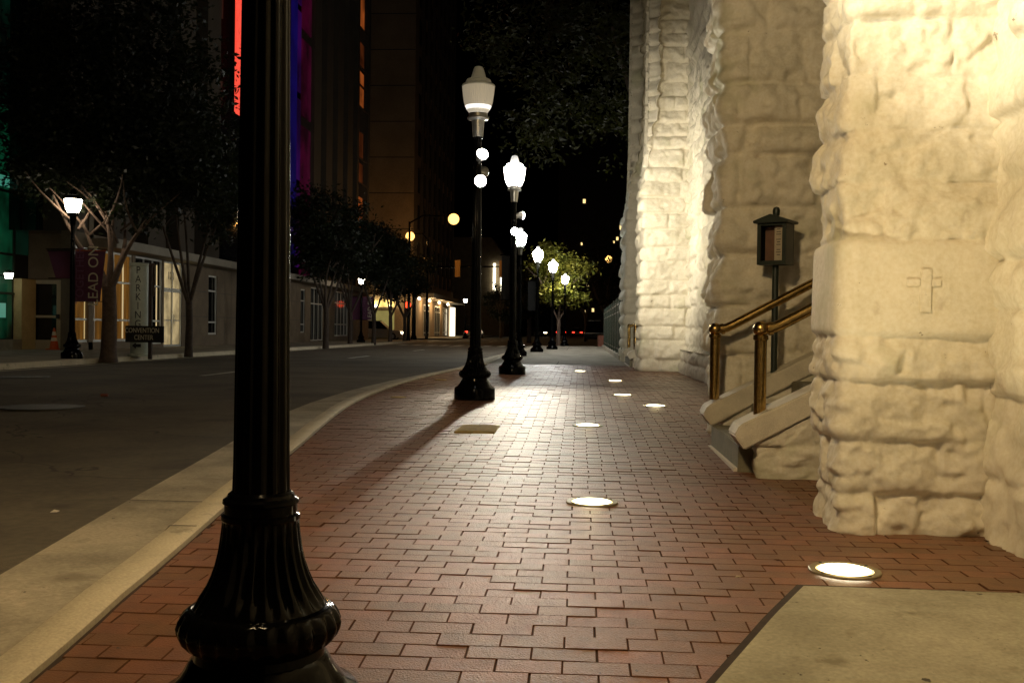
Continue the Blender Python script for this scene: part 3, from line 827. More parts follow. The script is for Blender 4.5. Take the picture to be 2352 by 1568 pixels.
M['outline_letter'] = mat('outline_letter', (.20, .08, .17), .7)
words = [('TOGETHER', .27, .27, M['outline_letter']), ('LEAD ON', .72, .34, M['sign_letter'])]
lz = G(pl.y)
zt_, zb_ = at_y(200, 574, pl.y).z-lz, at_y(200, 692, pl.y).z-lz
banner((pl.x, pl.y, lz), 1, zb_, zt_, .72, R(5), 'maroon lettered banner on right of the lamp beside the parking column', M['banner'], words, -.12)
banner((pl.x, pl.y, lz), -1, zb_+.55, zt_, .60, R(-5), 'maroon banner blown sideways on left of the lamp beside the parking column', M['banner'], None, -.25)
# more left lamps
pl2 = at_y(829, 786, 59.0); l2 = place(lampL, (pl2.x, 59.0, G(59)), 0, 'street lamp with warm bowl half hidden by leaves, with banners, before the traffic signal')
pl3 = at_y(1068, 775, 97.0); l3 = place(lampL, (pl3.x, 97.0, G(97)), 0, 'small distant street lamp with warm star of light past the traffic signal')
z2 = G(59)
banner((pl2.x, 59.0, z2), 1, 1.35, 2.75, .72, R(5), 'dark lettered banner on right of the farther lamp before the traffic signal', M['banner'], words, -.12)
banner((pl2.x, 59.0, z2), -1, 1.35, 2.75, .66, R(-5), 'dark banner on left of the farther lamp before the traffic signal', M['banner'], None, .0)
# dark banners on the right hand lamps
banner((pb.x, pb.y, G(pb.y)), -1, at_y(1160, 688, pb.y).z-G(18), at_y(1160, 588, pb.y).z-G(18), .15, 0, 'narrow black banner on the second pavement lamp', M['black_cloth'])
banner((pd.x, 38.2, G(38)), -1, at_y(1220, 713, 38.2).z-G(38), at_y(1220, 645, 38.2).z-G(38), .30, 0, 'narrow black banner on the first of the three far lamps', M['black_cloth'])

# ------------------------------------------------------------------ recessed ground lights and covers
def make_uplight(p, label, power=W_UP, aim=(0, 0, 1), r=.115):
    t = thing('ground_light', label, 'ground light', (p.x, p.y, G(p.y)), 0, 'round lights set in the pavement')
    t.rotation_euler = (math.atan((G(p.y+.2)-G(p.y-.2))/.4), 0, 0)
    MB().lathe([(r+.03, .002), (r+.03, .009), (r+.026, .012), (r+.002, .012), (r, .009)], 40, cap=False).build('rim', M['ring'], t, smooth=30)
    ln = MB(); ln.lathe([(r, .0085), (r*.93, .0105), (r*.90, .011)], 40, cap=False, mi=1); ln.lathe([(r*.90, .011), (r*.6, .0135), (.001, .0145)], 40, cap=False); ln.build('lens', [M['lens'], M['lens_edge']], t, smooth=True)
    for q in range(4):
        a_ = q*1.5708+.6; MB().lathe([(.007, .0121), (.0065, .0150), (.002, .0155)], 8, ((r+.014)*math.cos(a_), (r+.014)*math.sin(a_), 0)).build('bolt', M['iron_cover'], t)
    light('added_brick_glow', 'POINT', (0, 0, .07), .5, (1.0, .80, .40), t, None, .05)  # added light above the lens, brightens the bricks round the rim
    light('up_light', 'SPOT', (0, 0, .03), power, (1.0, .82, .46), t, Vector((0, 0, .03))+Vector(aim), .09, 100, .9)
    return t
ULs = [(1940, 1313, 'large bright round light in the brick at the corner of the concrete slab', 1.5, (.25, .1, 1)),
       (1360, 1155, 'round light glowing alone in the middle of the brick pavement', .35, (.1, .1, 1)),
       (1350, 978, 'round light in the brick to the right of the tan utility lid', .35, (.1, .1, 1)),
       (1505, 933, 'round light in the brick nearest the foot of the church stair', 2.2, (.22, .15, 1)),
       (1430, 908, 'round light in the brick just beyond and left of the one by the stair', .6, (.2, .3, 1)),
       (1413, 875, 'round light in the brick in front of the white lit buttress', 3.0, (.25, .25, 1)),
       (1332, 853, 'smallest round light at the end of the brick pavement', .6, (.3, .3, 1))]
for (u, v, lb, k, aim) in ULs: make_uplight(gp(u, v), lb, W_UP*k, aim)
for (u, v, lb) in ((915, 912, 'small flat metal stud lit near the kerb, nearer of two'), (1012, 872, 'small flat metal stud near the kerb, farther of two')):
    p = gp(u, v)
    o = MB().lathe([(.10, -.004), (.10, .004), (.085, .007), (.001, .008)], 24).build('pavement_stud', M['cover'], smooth=30, loc=(p.x, p.y, G(p.y)))
    tag(o, lb, 'pavement stud', 'metal studs near the kerb')
a, b_, c_ = gp(1043, 993), gp(1137, 993), gp(1052, 974)
lid = thing('utility_lid', 'tan rectangular utility lid set in the brick behind the long lamp shadow', 'utility lid', ((a.x+b_.x)/2, (a.y+c_.y)/2, G((a.y+c_.y)/2)))
lw, ll = (b_.x-a.x)/2, (c_.y-a.y)/2
MB().prism([(-lw, -ll), (lw, -ll), (lw, ll), (-lw, ll)], 'z', -.01, .006).build('frame', M['cover'], lid, bevel=.003)
MB().prism([(-lw+.025, -ll+.04), (lw-.025, -ll+.04), (lw-.025, ll-.04), (-lw+.025, ll-.04)], 'z', .007, .010).build('plate', M['cover'], lid)
bl = MB(); bl.lathe([(.012, .0102), (.012, .0112)], 10, (0, -ll*.55, 0)); bl.lathe([(.012, .0102), (.012, .0112)], 10, (0, ll*.55, 0)); bl.build('bolt', M['dark_letter'], lid)
for (u, v, lb, r) in ((95, 935, 'round iron manhole cover in the near lane of the road', .42), (50, 866, 'round iron manhole cover near the far kerb of the road', .40)):
    p = gp(u, v, -.12)
    o = MB().lathe([(r+.06, -.002), (r+.06, .006), (r+.01, .007), (r, .001), (r-.01, .007), (.001, .009)], 40).build('manhole_cover', M['iron_cover'], smooth=30, loc=(p.x, p.y, G(p.y)-.117))
    tag(o, lb, 'manhole cover', 'manhole covers in the road')
p = gp(240, 911, -.12)
o = MB().tube([(-.05, 0, .02), (.04, .015, .02)], .02, 10).build('litter_can', M['red_litter'], smooth=True, loc=(p.x, p.y, G(p.y)-.118)); tag(o, 'crushed red can lying in the road', 'litter')
p = gp(122, 1178, -.12)
o = MB().add([(-.02, 0, .004), (.025, -.005, .008), (.03, .02, .012), (-.015, .022, .006), (.0, .01, .02)], [(0, 1, 4), (1, 2, 4), (2, 3, 4), (3, 0, 4), (0, 3, 2, 1)]).build('litter_scrap', M['white'], loc=(p.x, p.y, G(p.y)-.12)); tag(o, 'tiny white paper scrap lying on the near asphalt', 'litter')

for (u, v, lb, nm, m_, rz) in ((1697, 1329, 'pale dry leaf scrap on the brick left of the big ground light', 'fallen_leaf', 'paper', .6), (2265, 1246, 'dark dry leaf on the brick at the foot of the cross buttress', 'fallen_leaf', 'bark', 1.9), (1786, 1290, 'small brown leaf on the brick up and left of the big ground light', 'fallen_leaf', 'wood', 2.6)):
    p = gp(u, v)
    o = MB().add([(-.022, 0, .006), (-.004, -.010, .010), (.020, 0, .007), (-.002, .010, .012), (0, 0, .003)], [(0, 1, 4), (1, 2, 4), (2, 3, 4), (3, 0, 4)]).build(nm, M[m_], loc=(p.x, p.y, G(p.y)+.002)); o.rotation_euler = (0, 0, rz)
    tag(o, lb, 'leaf')
# ------------------------------------------------------------------ green iron fence on its low wall
FY0, FY1 = 28.6, 50.0
fx = 1.24
fw = MB().span(fx-.12, fx+.16, FY0-.1, FY1+.3, G(30)-.1, G(35)+.13).build('low_wall', M['concrete'], bevel=.015)
tag(fw, 'low concrete kerb wall under the green iron fence', 'low wall')
fence = thing('iron_fence', 'tall dark green iron picket fence along the right side of the pavement', 'fence', (fx, FY0, G(35)+.13))
for zz in (.12, 1.30, 1.55): MB().span(-.02, .02, 0, FY1-FY0, zz, zz+.04).build('rail', M['green_iron'], fence)
for k in range(10):
    yy = k*(FY1-FY0)/9
    MB().span(-.045, .045, yy-.045, yy+.045, 0, 1.78).build('post', M['green_iron'], fence, bevel=.006)
pk = MB()
yy = .13
while yy < FY1-FY0:
    pk.span(-.012, .012, yy-.012, yy+.012, .03, 1.66); yy += .125
pk.build('pickets', M['green_iron'], fence)
MB().span(.0, .9, -.05, -.01, 0, 1.8).build('end_panel', M['green_iron'], fence)

# ------------------------------------------------------------------ buildings across the street
XF = -15.9
def yu(u, x=XF):
    d = ray(u, 757); return x/d.x*d.y
hotel = thing('hotel_building', 'tall tan stone building with canopy, storefront and red and violet light strips', 'building')
gL = .15
Z1 = 3.75
def facade_box(mb, y0, y1, z0, z1, d0=0.0, d1=.3, mi=0):
    """box on the street facade from depth d0 (towards the street) inwards to d1"""
    return mb.span(XF+d0, XF-d1, y0, y1, z0+gL, z1+gL, mi)
# ground floor wall with openings
openings = [(yu(172), yu(303), .25, 3.3), (yu(310), yu(372), .12, 3.3), (yu(376), yu(418), 0, 3.3), (yu(478), yu(498), .45, 3.0),
            (yu(690), yu(700), .5, 3.0), (yu(713), yu(742), 0, 3.2), (yu(768), yu(799), .25, 3.2)]
wl = MB(); y = yu(160)
for (y0, y1, z0, z1) in openings:
    facade_box(wl, y, y0-.001, -.3, Z1)
    if z0 > 0: facade_box(wl, y0, y1, -.3, z0-.001)
    facade_box(wl, y0, y1, z1+.001, Z1)
    y = y1+.001
facade_box(wl, y, yu(846), -.3, Z1)
wl.build('wall', M['wall'], hotel)
# panel joints
jn = MB()
for zz in (1.2, 2.25):
    for (ya, yb) in ((yu(420), yu(476)), (yu(500), yu(560)), (yu(660), yu(688)), (yu(702), yu(711)), (yu(744), yu(766))): MB().span(XF+.005, XF+.008, ya, yb, zz+gL, zz+gL+.02).build('panel_joint', M['dark_letter'], hotel)
for uu in (425, 515, 530, 560, 680): MB().span(XF+.001, XF+.004, yu(uu), yu(uu)+.02, gL, Z1+gL-.5).build('panel_joint', M['dark_letter'], hotel)
# canopy band
MB().span(XF+.9, XF+.003, yu(205), yu(846), gL+3.32, gL+3.62).build('canopy', M['band'], hotel, bevel=.02)
# storefronts
def storefront(y0, y1, z0, z1, pane, ncol, zbars, slits=(), name='window'):
    f = MB()
    f.span(XF-.10, XF-.04, y0, y0+.07, gL+z0, gL+z1); f.span(XF-.10, XF-.04, y1-.07, y1, gL+z0, gL+z1)
    f.span(XF-.10, XF-.04, y0+.07, y1-.07, gL+z0, gL+z0+.08); f.span(XF-.10, XF-.04, y0+.07, y1-.07, gL+z1-.07, gL+z1)
    for i in range(1, ncol):
        yy = y0+(y1-y0)*i/ncol; f.span(XF-.098, XF-.042, yy-.03, yy+.03, gL+z0+.08, gL+z1-.07)
    for zz in zbars: f.span(XF-.095, XF-.045, y0+.07, y1-.07, gL+zz, gL+zz+.07)
    o = f.build(name, M['frame'], hotel)
    MB().span(XF-.16, XF-.13, y0, y1, gL+z0, gL+z1).build('pane', pane, o)
    for s in slits:
        MB().span(XF-.128, XF-.122, s-.05, s+.05, gL+z0+.1, gL+z1-.2).build('curtain_gap', M['slit'], o)
    return o
storefront(openings[0][0], openings[0][1], .25, 3.3, M['amber'], 3, (.95, 2.25), (yu(203), yu(289)))
storefront(openings[1][0], openings[1][1], .12, 3.3, M['glass_dark'], 3, (.95, 2.25), (yu(366),))
storefront(openings[3][0], openings[3][1], .45, 3.0, M['glass_dark'], 1, (.95, 2.3))
storefront(openings[4][0], openings[4][1], .5, 3.0, M['glass_dark'], 1, (.95, 2.3))
storefront(openings[5][0], openings[5][1], 0, 3.2, M['glass_dark'], 3, (2.2,), name='door')
storefront(openings[6][0], openings[6][1], .25, 3.2, M['glass_dark'], 4, (1.0, 2.4))
en = storefront(openings[2][0], openings[2][1], 0, 3.3, M['entry'], 2, (2.12, 2.2), (), 'entrance_door')
ye = (openings[2][0]+openings[2][1])/2
text_mesh('house_number', '120', .42, M['dark_letter'], en, (XF-.11, ye, gL+2.75), (R(90), 0, R(90)), .003)
hb = MB()
for s in (-1, 1): hb.tube([(XF-.02, ye+s*.1, gL+.9), (XF-.02, ye+s*.1, gL+1.25)], .018, 8); hb.span(XF-.07, XF-.02, ye+s*.12, ye+s*.68, gL+1.0, gL+1.04)
hb.build('handle', M['frame'], en)
# upper floors: piers with recessed window bays
TOP = 46.0
BASEU = Z1+gL+.002
MB().span(XF-.9, XF-14, yu(160), yu(846)-.6, BASEU, TOP).build('upper_wall', M['glass_dark'], hotel)
yA, yB = yu(540), yu(719)
y = yu(161); k = 0
bays = []
while y < yu(822)-2.0:
    if yA-1.9 < y < yB-.2:
        y = yB; continue
    wd = 1.55
    y1 = y+wd
    MB().span(XF-.05, XF-.9, y, y1, BASEU, TOP).build('pier', M['wall_dark'], hotel)
    bays.append((y1, y1+1.3)); y = y1+1.3; k += 1
MB().span(XF-.05, XF-.9, yu(842), yu(846), BASEU, TOP).build('pier', M['wall_dark'], hotel)
MB().span(XF-.05, XF-.9, y, yu(822)-.05, BASEU, TOP).build('pier', M['wall_dark'], hotel)
for (b0, b1) in bays:
    if b1 > yA-.5 and b1 < yB: continue
    if b1 > y+.05: continue
    for f_ in range(10):
        z0 = BASEU+.6+f_*3.9
        MB().span(XF-.45, XF-.898, b0+.001, b1-.001, z0+2.6, z0+3.7).build('spandrel', M['wall_dark'], hotel)
# end-bay stair window with orange light
ow0, ow1 = yu(823), yu(841)
for (v0, v1, mm) in ((-80, 60, 'orange_win'), (94, 150, 'orange_dim'), (161, 192, 'orange_win'), (196, 242, 'orange_win'), (300, 360, 'orange_dim'), (372, 417, 'orange_dim'), (450, 478, 'orange_win'), (482, 530, 'orange_win')):
    za, zb__ = at_y(830, v1, ow0).z, at_y(830, v0, ow0).z
    f = MB(); f.span(XF-.12, XF-.06, ow0, ow1, za-.10, za); f.span(XF-.12, XF-.06, ow0+1.5, ow0+1.6, za, zb__)
    o = f.build('window', M['bark_dark'], hotel)
    MB().span(XF-.18, XF-.14, ow0, ow0+1.5, za, zb__).build('pane', M[mm], o)
# lit recess: red strip on its near edge, violet lining on its far side
zr0 = at_y(545, 330, yA).z
MB().span(XF-.02, XF-.10, yA+.02, yA+1.0, at_x(548, 262, XF).z, TOP).build('red_light_strip', M['red_strip'], hotel)
MB().span(XF-.001, XF-.03, yA-.32, yA-.26, at_x(548, 262, XF).z, TOP).build('red_wash_bar', M['red_wash'], hotel)  # added glowing bar, stands for the red wash on the wall
yC = yu(680)
MB().span(XF-.2, XF-.3, yC-.6, yC+.4, 5.0, TOP).build('blue_light_panel', M['blue'], hotel)
for k in range(8):
    z0 = 4.4+k*5.0
    MB().span(XF-.3, XF-.36, yC+.45, yu(697), z0, z0+4.6).build('violet_light_panel', M['violet'], hotel)
    MB().span(XF-.26, XF-.34, yu(698), yB-.05, z0-1.2, z0+3.2).build('magenta_light_panel', M['magenta'], hotel)
# wall with the service door that faces the camera, and glass building beside it
YD = 31.3
xd0, xd1 = at_y(67, 757, YD).x, at_y(140, 757, YD).x
svc = MB()
svc.span(xd1+.001, XF, YD, YD+.3, gL-.3, 9); svc.span(xd0-.5, xd0-.001, YD, YD+.3, gL-.3, 9); svc.span(xd0, xd1, YD, YD+.3, gL+2.27, 9)
svc.build('end_wall', M['wall'], hotel)
dr = MB()
dr.span(xd0, xd0+.14, YD-.03, YD+.05, gL, gL+2.25); dr.span(xd1-.14, xd1, YD-.03, YD+.05, gL, gL+2.25)
dr.span(xd0+.14, xd1-.14, YD-.03, YD+.05, gL, gL+.30); dr.span(xd0+.14, xd1-.14, YD-.03, YD+.05, gL+2.12, gL+2.25)
dr.span(xd0+.14, xd1-.14, YD-.04, YD+.04, gL+1.02, gL+1.10)
dro = dr.build('service_door', M['door_paint'], hotel)
MB().span(xd0+.14, xd1-.14, YD+.06, YD+.08, gL+.3, gL+2.12).build('pane', M['glass_dark'], dro)
MB().span(xd1-.13, xd1-.03, YD-.10, YD-.04, gL+1.0, gL+1.14).build('handle', M['black'], dro)
glassb = thing('glass_building', 'green lit glass building at the far left behind the trees', 'building')
XG = xd0-.02
yg0 = 24.0
MB().span(XG-.02, XG-9, yg0-9, YD-.02, gL-.2, 26).build('core', M['black'], glassb)
MB().span(XG+.0, XG+.30, yg0-9, YD-.9, gL-.2, gL+.32).build('base', M['concrete'], glassb)
MB().span(XG-.015, XG+.25, YD-.85, YD-.02, gL, gL+2.25).build('side_pier', M['yellow_wall'], glassb)
yy = YD-.02
for c in range(5):
    y1 = yy-.92
    for (z0, z1) in ((.35, 1.72), (1.80, 2.95), (3.03, 4.9), (5.0, 7.6), (7.7, 11.5), (11.6, 16)):
        if c == 0 and z0 < 2: continue
        lit = (c in (1, 2) and z0 < 7.7)
        pm = M['green_glass'] if lit else M['green_dim']
        MB().span(XG-.012, XG+.01, y1+.04, yy-.04, gL+z0, gL+z1).build('window', pm, glassb)
    MB().span(XG-.01, XG+.07, y1-.035, y1+.035, gL+.33 if c else gL+2.27, gL+16).build('mullion', M['dark_green'], glassb)
    yy = y1
for zz in (1.72, 2.95, 4.9, 7.6, 11.5): MB().span(XG+.011, XG+.05, yg0, YD-.9, gL+zz+.01, gL+zz+.07).build('transom', M['dark_green'], glassb)
MB().span(XG+.012, XG+.03, YD-1.8, YD-1.35, gL+1.0, gL+1.45).build('lit_panel', M['teal_panel'], glassb)
tp = at_x(10, 420, XG)
MB().span(XG+.012, XG+.03, tp.y-.6, tp.y+.35, tp.z-.12, tp.z+.22).build('lit_panel', M['teal_panel'], glassb)
# wall lantern on the glass building
q = at_x(20, 632, XG+.35)
wlmp = thing('wall_lantern', 'white glowing lantern on the green glass building at the far left', 'wall lantern', tuple(q))
MB().lathe([(.10, -.10), (.135, .06)], 20).build('shade', M['wall_lamp'], wlmp, smooth=30)
MB().lathe([(.14, .065), (.13, .10), (.06, .16), (.01, .17)], 20).build('lantern_cap', M['silver'], wlmp, smooth=True)
MB().tube([(-.33, 0, .0), (-.13, 0, .0)], .02, 8).build('bracket', M['iron'], wlmp)
# second building past the intersection
M['stone_far'] = mat('brown_stone', (.30, .22, .14), .85, var=.2, scale=.35)
b2 = thing('office_building', 'brown stone building past the intersection with lit shop canopy', 'building')
Y5 = 94.0
xl = at_y(845, 700, Y5).x-6
MB().span(XF, xl, Y5, Y5+30, 0, 60).build('wall', M['stone_far'], b2)
jn = MB()
for zz in np.arange(7, 50, 3.4): jn.span(XF, xl, Y5-.012, Y5-.002, zz, zz+.08)
jn.build('stone_joints', M['dark_letter'], b2)
for k in range(8):
    ya = Y5+2.2+k*3.4
    for f_ in range(10):
        MB().span(XF+.001, XF+.02, ya, ya+1.5, 7+f_*3.6, 9.4+f_*3.6).build('window', M['glass_dark'], b2)
    MB().span(XF+.001, XF+.25, ya+1.7, ya+2.3, 5.5, 50).build('pier', M['wall_dark'], b2)
MB().span(XF+.002, XF+1.6, Y5+3, Y5+29, 4.0, 4.45).build('canopy', M['band'], b2)
for k, uu in enumerate((962, 986, 1008, 1028)):
    yy = yu(uu, XF+.9)
    MB().sphere((XF+.9, yy, 3.78), .14, 12).build('canopy_lamp', M['bulb'], b2, smooth=True)
    light('canopy_light', 'POINT', (XF+1.0, yy, 3.5), 160, (1.0, .66, .32), b2, size=.15)
for k, (u0, u1) in enumerate(((972, 985), (997, 1009), (1016, 1026))):
    y0, y1 = yu(u0), yu(u1)
    f = MB()
    for zz in (.5, 2.75, 3.35): f.span(XF+.02, XF+.06, y0, y1, zz, zz+.1)
    for i in range(4): f.span(XF+.021, XF+.055, y0+(y1-y0)*i/3-.05, y0+(y1-y0)*i/3+.05, .2, 3.4)
    o = f.build('shop_window', M['frame'], b2)
    MB().span(XF+.002, XF+.015, y0, y1, .2, 3.4).build('pane', M['glass_dark'], o)
MB().span(XF+.1, XF+.5, yu(1031), yu(1036), .1, 3.6).build('lit_entrance', M['shop'], b2)
# lit garage wall in the end wall
ga, gb_ = at_y(853, 735, Y5), at_y(906, 692, Y5)
MB().span(ga.x, gb_.x, Y5-.06, Y5-.02, .1, gb_.z-.9).build('garage_door', M['garage'], b2)
f = MB(); f.span(ga.x-.1, gb_.x+.1, Y5-.35, Y5-.001, gb_.z-.85, gb_.z-.6); f.build('lintel', M['wall'], b2)
MB().span(ga.x, gb_.x, Y5-.03, Y5-.001, gb_.z-.55, gb_.z+.1).build('plaster_band', M['yellow_wall'], b2)
for k in (.2, .8):
    xx = ga.x+(gb_.x-ga.x)*k
    MB().lathe([(.05, 0), (.16, .22)], 14, (xx, Y5-.25, gb_.z-.58)).build('wall_lamp', M['wall_lamp'], b2)
    light('wall_wash', 'POINT', (xx, Y5-.45, gb_.z-.2), 40, (1.0, .82, .40), b2, size=.1)
# third building with two light tubes
b3 = thing('slant_roof_building', 'distant pale building with sloping roof line and two vertical light tubes', 'building')
Y6 = 150.0
t0, t1, t2 = at_y(1110, 545, Y6), at_y(1128, 545, Y6), at_y(1160, 592, Y6)
MB().prism([(t0.x-6, 0), (t2.x, 0), (t2.x, t2.z), (t1.x, t1.z), (t0.x-6, t1.z)], 'y', Y6, Y6+12).build('wall', M['wall'], b3)
for uu in (1135, 1151.5):
    ta, tb = at_y(uu, 668, Y6-.3), at_y(uu, 605, Y6-.3)
    MB().span(ta.x-.18, ta.x+.18, Y6-.4, Y6-.15, ta.z, tb.z).build('light_tube', M['tube'], b3)
# far dark block with a few lit windows
b4 = thing('dark_block', 'black high block behind the trees with a few tiny lit windows', 'building')
Y7 = 190.0
bA, bB = at_y(1285, 300, Y7), at_y(1470, 300, Y7)
MB().span(bA.x, bB.x+30, Y7, Y7+20, 0, 42).build('wall', M['black'], b4)
for (u, v, s) in ((1342, 462, .25), (1427, 522, .3), (1418, 548, .2), (1350, 653, .3), (1362, 712, .22), (1345, 716, .25), (1336, 560, .16), (1410, 556, .15)):
    p = at_y(u, v, Y7-.1)
    MB().span(p.x-s, p.x+s, Y7-.12, Y7-.02, p.z-s*1.5, p.z+s*1.5).build('window', M['far_win'], b4)

# ------------------------------------------------------------------ parking column, signs, cone
pp = gp(320, 818)
pcg = thing('parking_column', 'white round sign column lettered downwards beside the black convention sign', 'sign column', (pp.x, pp.y, G(pp.y)))
zt = at_y(320, 604, pp.y).z - G(pp.y)
MB().lathe([(.30, 0), (.30, .06), (.235, .07), (.235, zt-.08), (.27, zt-.075), (.27, zt-.02), (.235, zt)], 32).build('column', M['white_col'], pcg, smooth=35)
face = R(-72)
def on_col(z, r): return (r*math.cos(face), r*math.sin(face), z)
for i, ch in enumerate('PARKING'):
    zz = at_y(320, 622+i*20.3, pp.y).z - G(pp.y)
    text_mesh('lettering', ch, .27, M['dark_letter'], pcg, (.243*math.cos(face)-.02, .243*math.sin(face), zz), (R(90), 0, R(18)), .006, .8)
ar = MB(); az = at_y(313, 793, pp.y).z - G(pp.y)
ar.prism([(-.12, 0), (-.02, .085), (-.02, .04), (.10, .04), (.10, -.04), (-.02, -.04), (-.02, -.085)], 'y', -.006, .006)
ao = ar.build('arrow', M['black'], pcg, loc=(on_col(az, .25)[0]-.04, on_col(az, .25)[1], az)); ao.rotation_euler = (0, 0, R(18))
pv = gp(357, 824)
zc = at_y(333, 767, pv.y-.1).z - G(pv.y)
cs = thing('convention_sign', 'black sign with pale lettering in front of the white parking column', 'sign', (pv.x, pv.y-.35, G(pv.y)))
sx_ = at_y(333, 767, pv.y-.35).x - pv.x
bd = MB().span(sx_-.48, sx_+.48, -.03, .0, zc-.20, zc+.20).build('board', M['black'], cs, bevel=.004)
text_mesh('lettering', 'CONVENTION', .165, M['sign_letter'], cs, (sx_-.06, -.034, zc+.085), (R(90), 0, 0), .003, .78)
text_mesh('lettering', 'CENTER', .165, M['sign_letter'], cs, (sx_-.02, -.034, zc-.085), (R(90), 0, 0), .003, .78)
zp = at_y(357, 611, pv.y).z - G(pv.y)
MB().span(-.04, .04, .003, .08, 0, zp).build('post', M['bark_dark'], cs)
sgn = MB().span(-.07, .07, .085, .10, zp-.75, zp+.05).build('back_plate', M['bark'], cs)
pcn = gp(124, 809)
cone = thing('traffic_cone', 'orange traffic cone with white bands in front of the service door', 'traffic cone', (at_y(124, 800, YD-.45).x, YD-.45, G(YD)))
MB().span(-.19, .19, -.19, .19, 0, .035).build('base', M['orange'], cone, bevel=.01)
MB().lathe([(.14, .036), (.105, .27), (.1, .28)], 20, cap=False).build('cone_body', M['orange'], cone, smooth=True)
MB().lathe([(.101, .281), (.08, .39)], 20, cap=False).build('white_band', M['white'], cone, smooth=True)
MB().lathe([(.081, .391), (.07, .46)], 20, cap=False).build('orange_band', M['orange'], cone, smooth=True)
MB().lathe([(.071, .461), (.05, .58)], 20, cap=False).build('white_band', M['white'], cone, smooth=True)
MB().lathe([(.051, .581), (.03, .68), (.025, .70)], 20).build('cone_tip', M['orange'], cone, smooth=True)

# ------------------------------------------------------------------ sodium street lights and traffic signal
def cobra(u, v, y, xpole, label, power, zoff=0):
    p = at_y(u, v, y)
    t = thing('road_light', label, 'road light', (xpole, y, G(y)))
    h = p.z - G(y); dx = p.x-xpole
    MB().lathe([(.14, 0), (.12, .5), (.08, h-.3)], 12).build('pole', M['iron'], t, smooth=True)
    MB().tube([(0, 0, h-.4), (dx*.3, 0, h+.15), (dx*.9, 0, h+.12)], [.06, .05, .04], 8).build('arm', M['iron'], t, smooth=True)
    MB().lathe([(.05, .16), (.22, .06), (.24, 0)], 16, (dx, 0, h), cap=False).build('lamp_head', M['silver'], t, smooth=True)
    MB().sphere((dx, 0, h-.1), .4, 14).build('lamp_glass', M['sodium'], t, smooth=True)
    light('sodium_light', 'POINT', (dx, 0, h-.4), power, (1.0, .48, .12), t, size=.25)
cobra(1042, 500, 71, LK-.6, 'orange road light, the right hand higher of two over the crossing', 900)
cobra(942, 540, 86, LK-1.6, 'orange road light, the left hand lower of two by the brown building', 900)
cobra(1398, 593, 118, 5.0, 'orange road light alone to the right over the far trees', 700)
YT = 77.0
pole = at_y(950, 775, YT)
ts = thing('traffic_signal', 'traffic signal pole with mast arm over the road and red light lit', 'traffic signal', (pole.x, YT, G(YT)))
zm = at_y(1052, 614, YT).z - G(YT)
MB().lathe([(.26, 0), (.22, .3), (.17, .35), (.13, zm+.4)], 14).build('pole', M['iron'], ts, smooth=30)
xe = at_y(1165, 614, YT).x - pole.x
MB().tube([(0, 0, zm), (xe, 0, zm+.1)], [.09, .05], 10).build('mast_arm', M['iron'], ts, smooth=True)
for uu in (1052, 1153):
    xx = at_y(uu, 600, YT).x - pole.x
    sh = MB().span(xx-.20, xx+.20, -.22, .12, zm-.75, zm+.55).build('signal_head', M['yellow_metal'], ts, bevel=.02)
rx = at_y(936, 700, YT-.3)
sh = MB().span(rx.x-pole.x-.2, rx.x-pole.x+.2, -.15, .15, rx.z-G(YT)-.85, rx.z-G(YT)+.3).build('signal_head', M['black'], ts, bevel=.02)
MB().sphere((rx.x-pole.x, -.2, rx.z-G(YT)), .26, 14).build('red_light', M['red_lamp'], sh, smooth=True)

# ------------------------------------------------------------------ trees
def leaf_cloud(rg, blobs, n, size, squash=.75):
    vs, fs = [], []
    tot = sum(b[3]**2 for b in blobs)
    for (cx, cy, cz, r) in blobs:
        m = int(n*r*r/tot)
        for _ in range(max(6, m//26)):
            d = Vector((rg.gauss(0, 1), rg.gauss(0, 1), rg.gauss(0, 1)*squash))
            d = d.normalized()*r*(rg.random()**.45)
            sp = rg.uniform(.12, .34)*min(1.3, r)
            for _ in range(26):
                p = Vector((cx, cy, cz)) + Vector((d.x, d.y, d.z*squash)) + Vector((rg.gauss(0, sp), rg.gauss(0, sp), rg.gauss(0, sp*.7)))
                a = Vector((rg.gauss(0, 1), rg.gauss(0, 1), rg.gauss(0, .7))).normalized()
                b = a.cross(Vector((rg.gauss(0, 1), rg.gauss(0, 1), rg.gauss(0, 1)))).normalized()
                s = size*rg.uniform(.6, 1.3)
                o = len(vs)
                vs += [p-a*s, p+b*s*.42, p+a*s, p-b*s*.42]; fs.append((o, o+1, o+2, o+3))
    b_ = MB(); b_.add(vs, fs); return b_
def limb(b, p0, p1, r0, r1, rg, wob=.15, n=6, seg=8):
    p0, p1 = Vector(p0), Vector(p1); pts, rr = [], []
    L = (p1-p0).length
    o1 = Vector((rg.uniform(-1, 1), rg.uniform(-1, 1), rg.uniform(-.3, .6)))*wob*L*.5
    for i in range(n+1):
        t = i/n; pts.append(p0.lerp(p1, t)+o1*math.sin(math.pi*t)); rr.append(r0+(r1-r0)*t)
    b.tube(pts, rr, seg)
    return pts[-1]
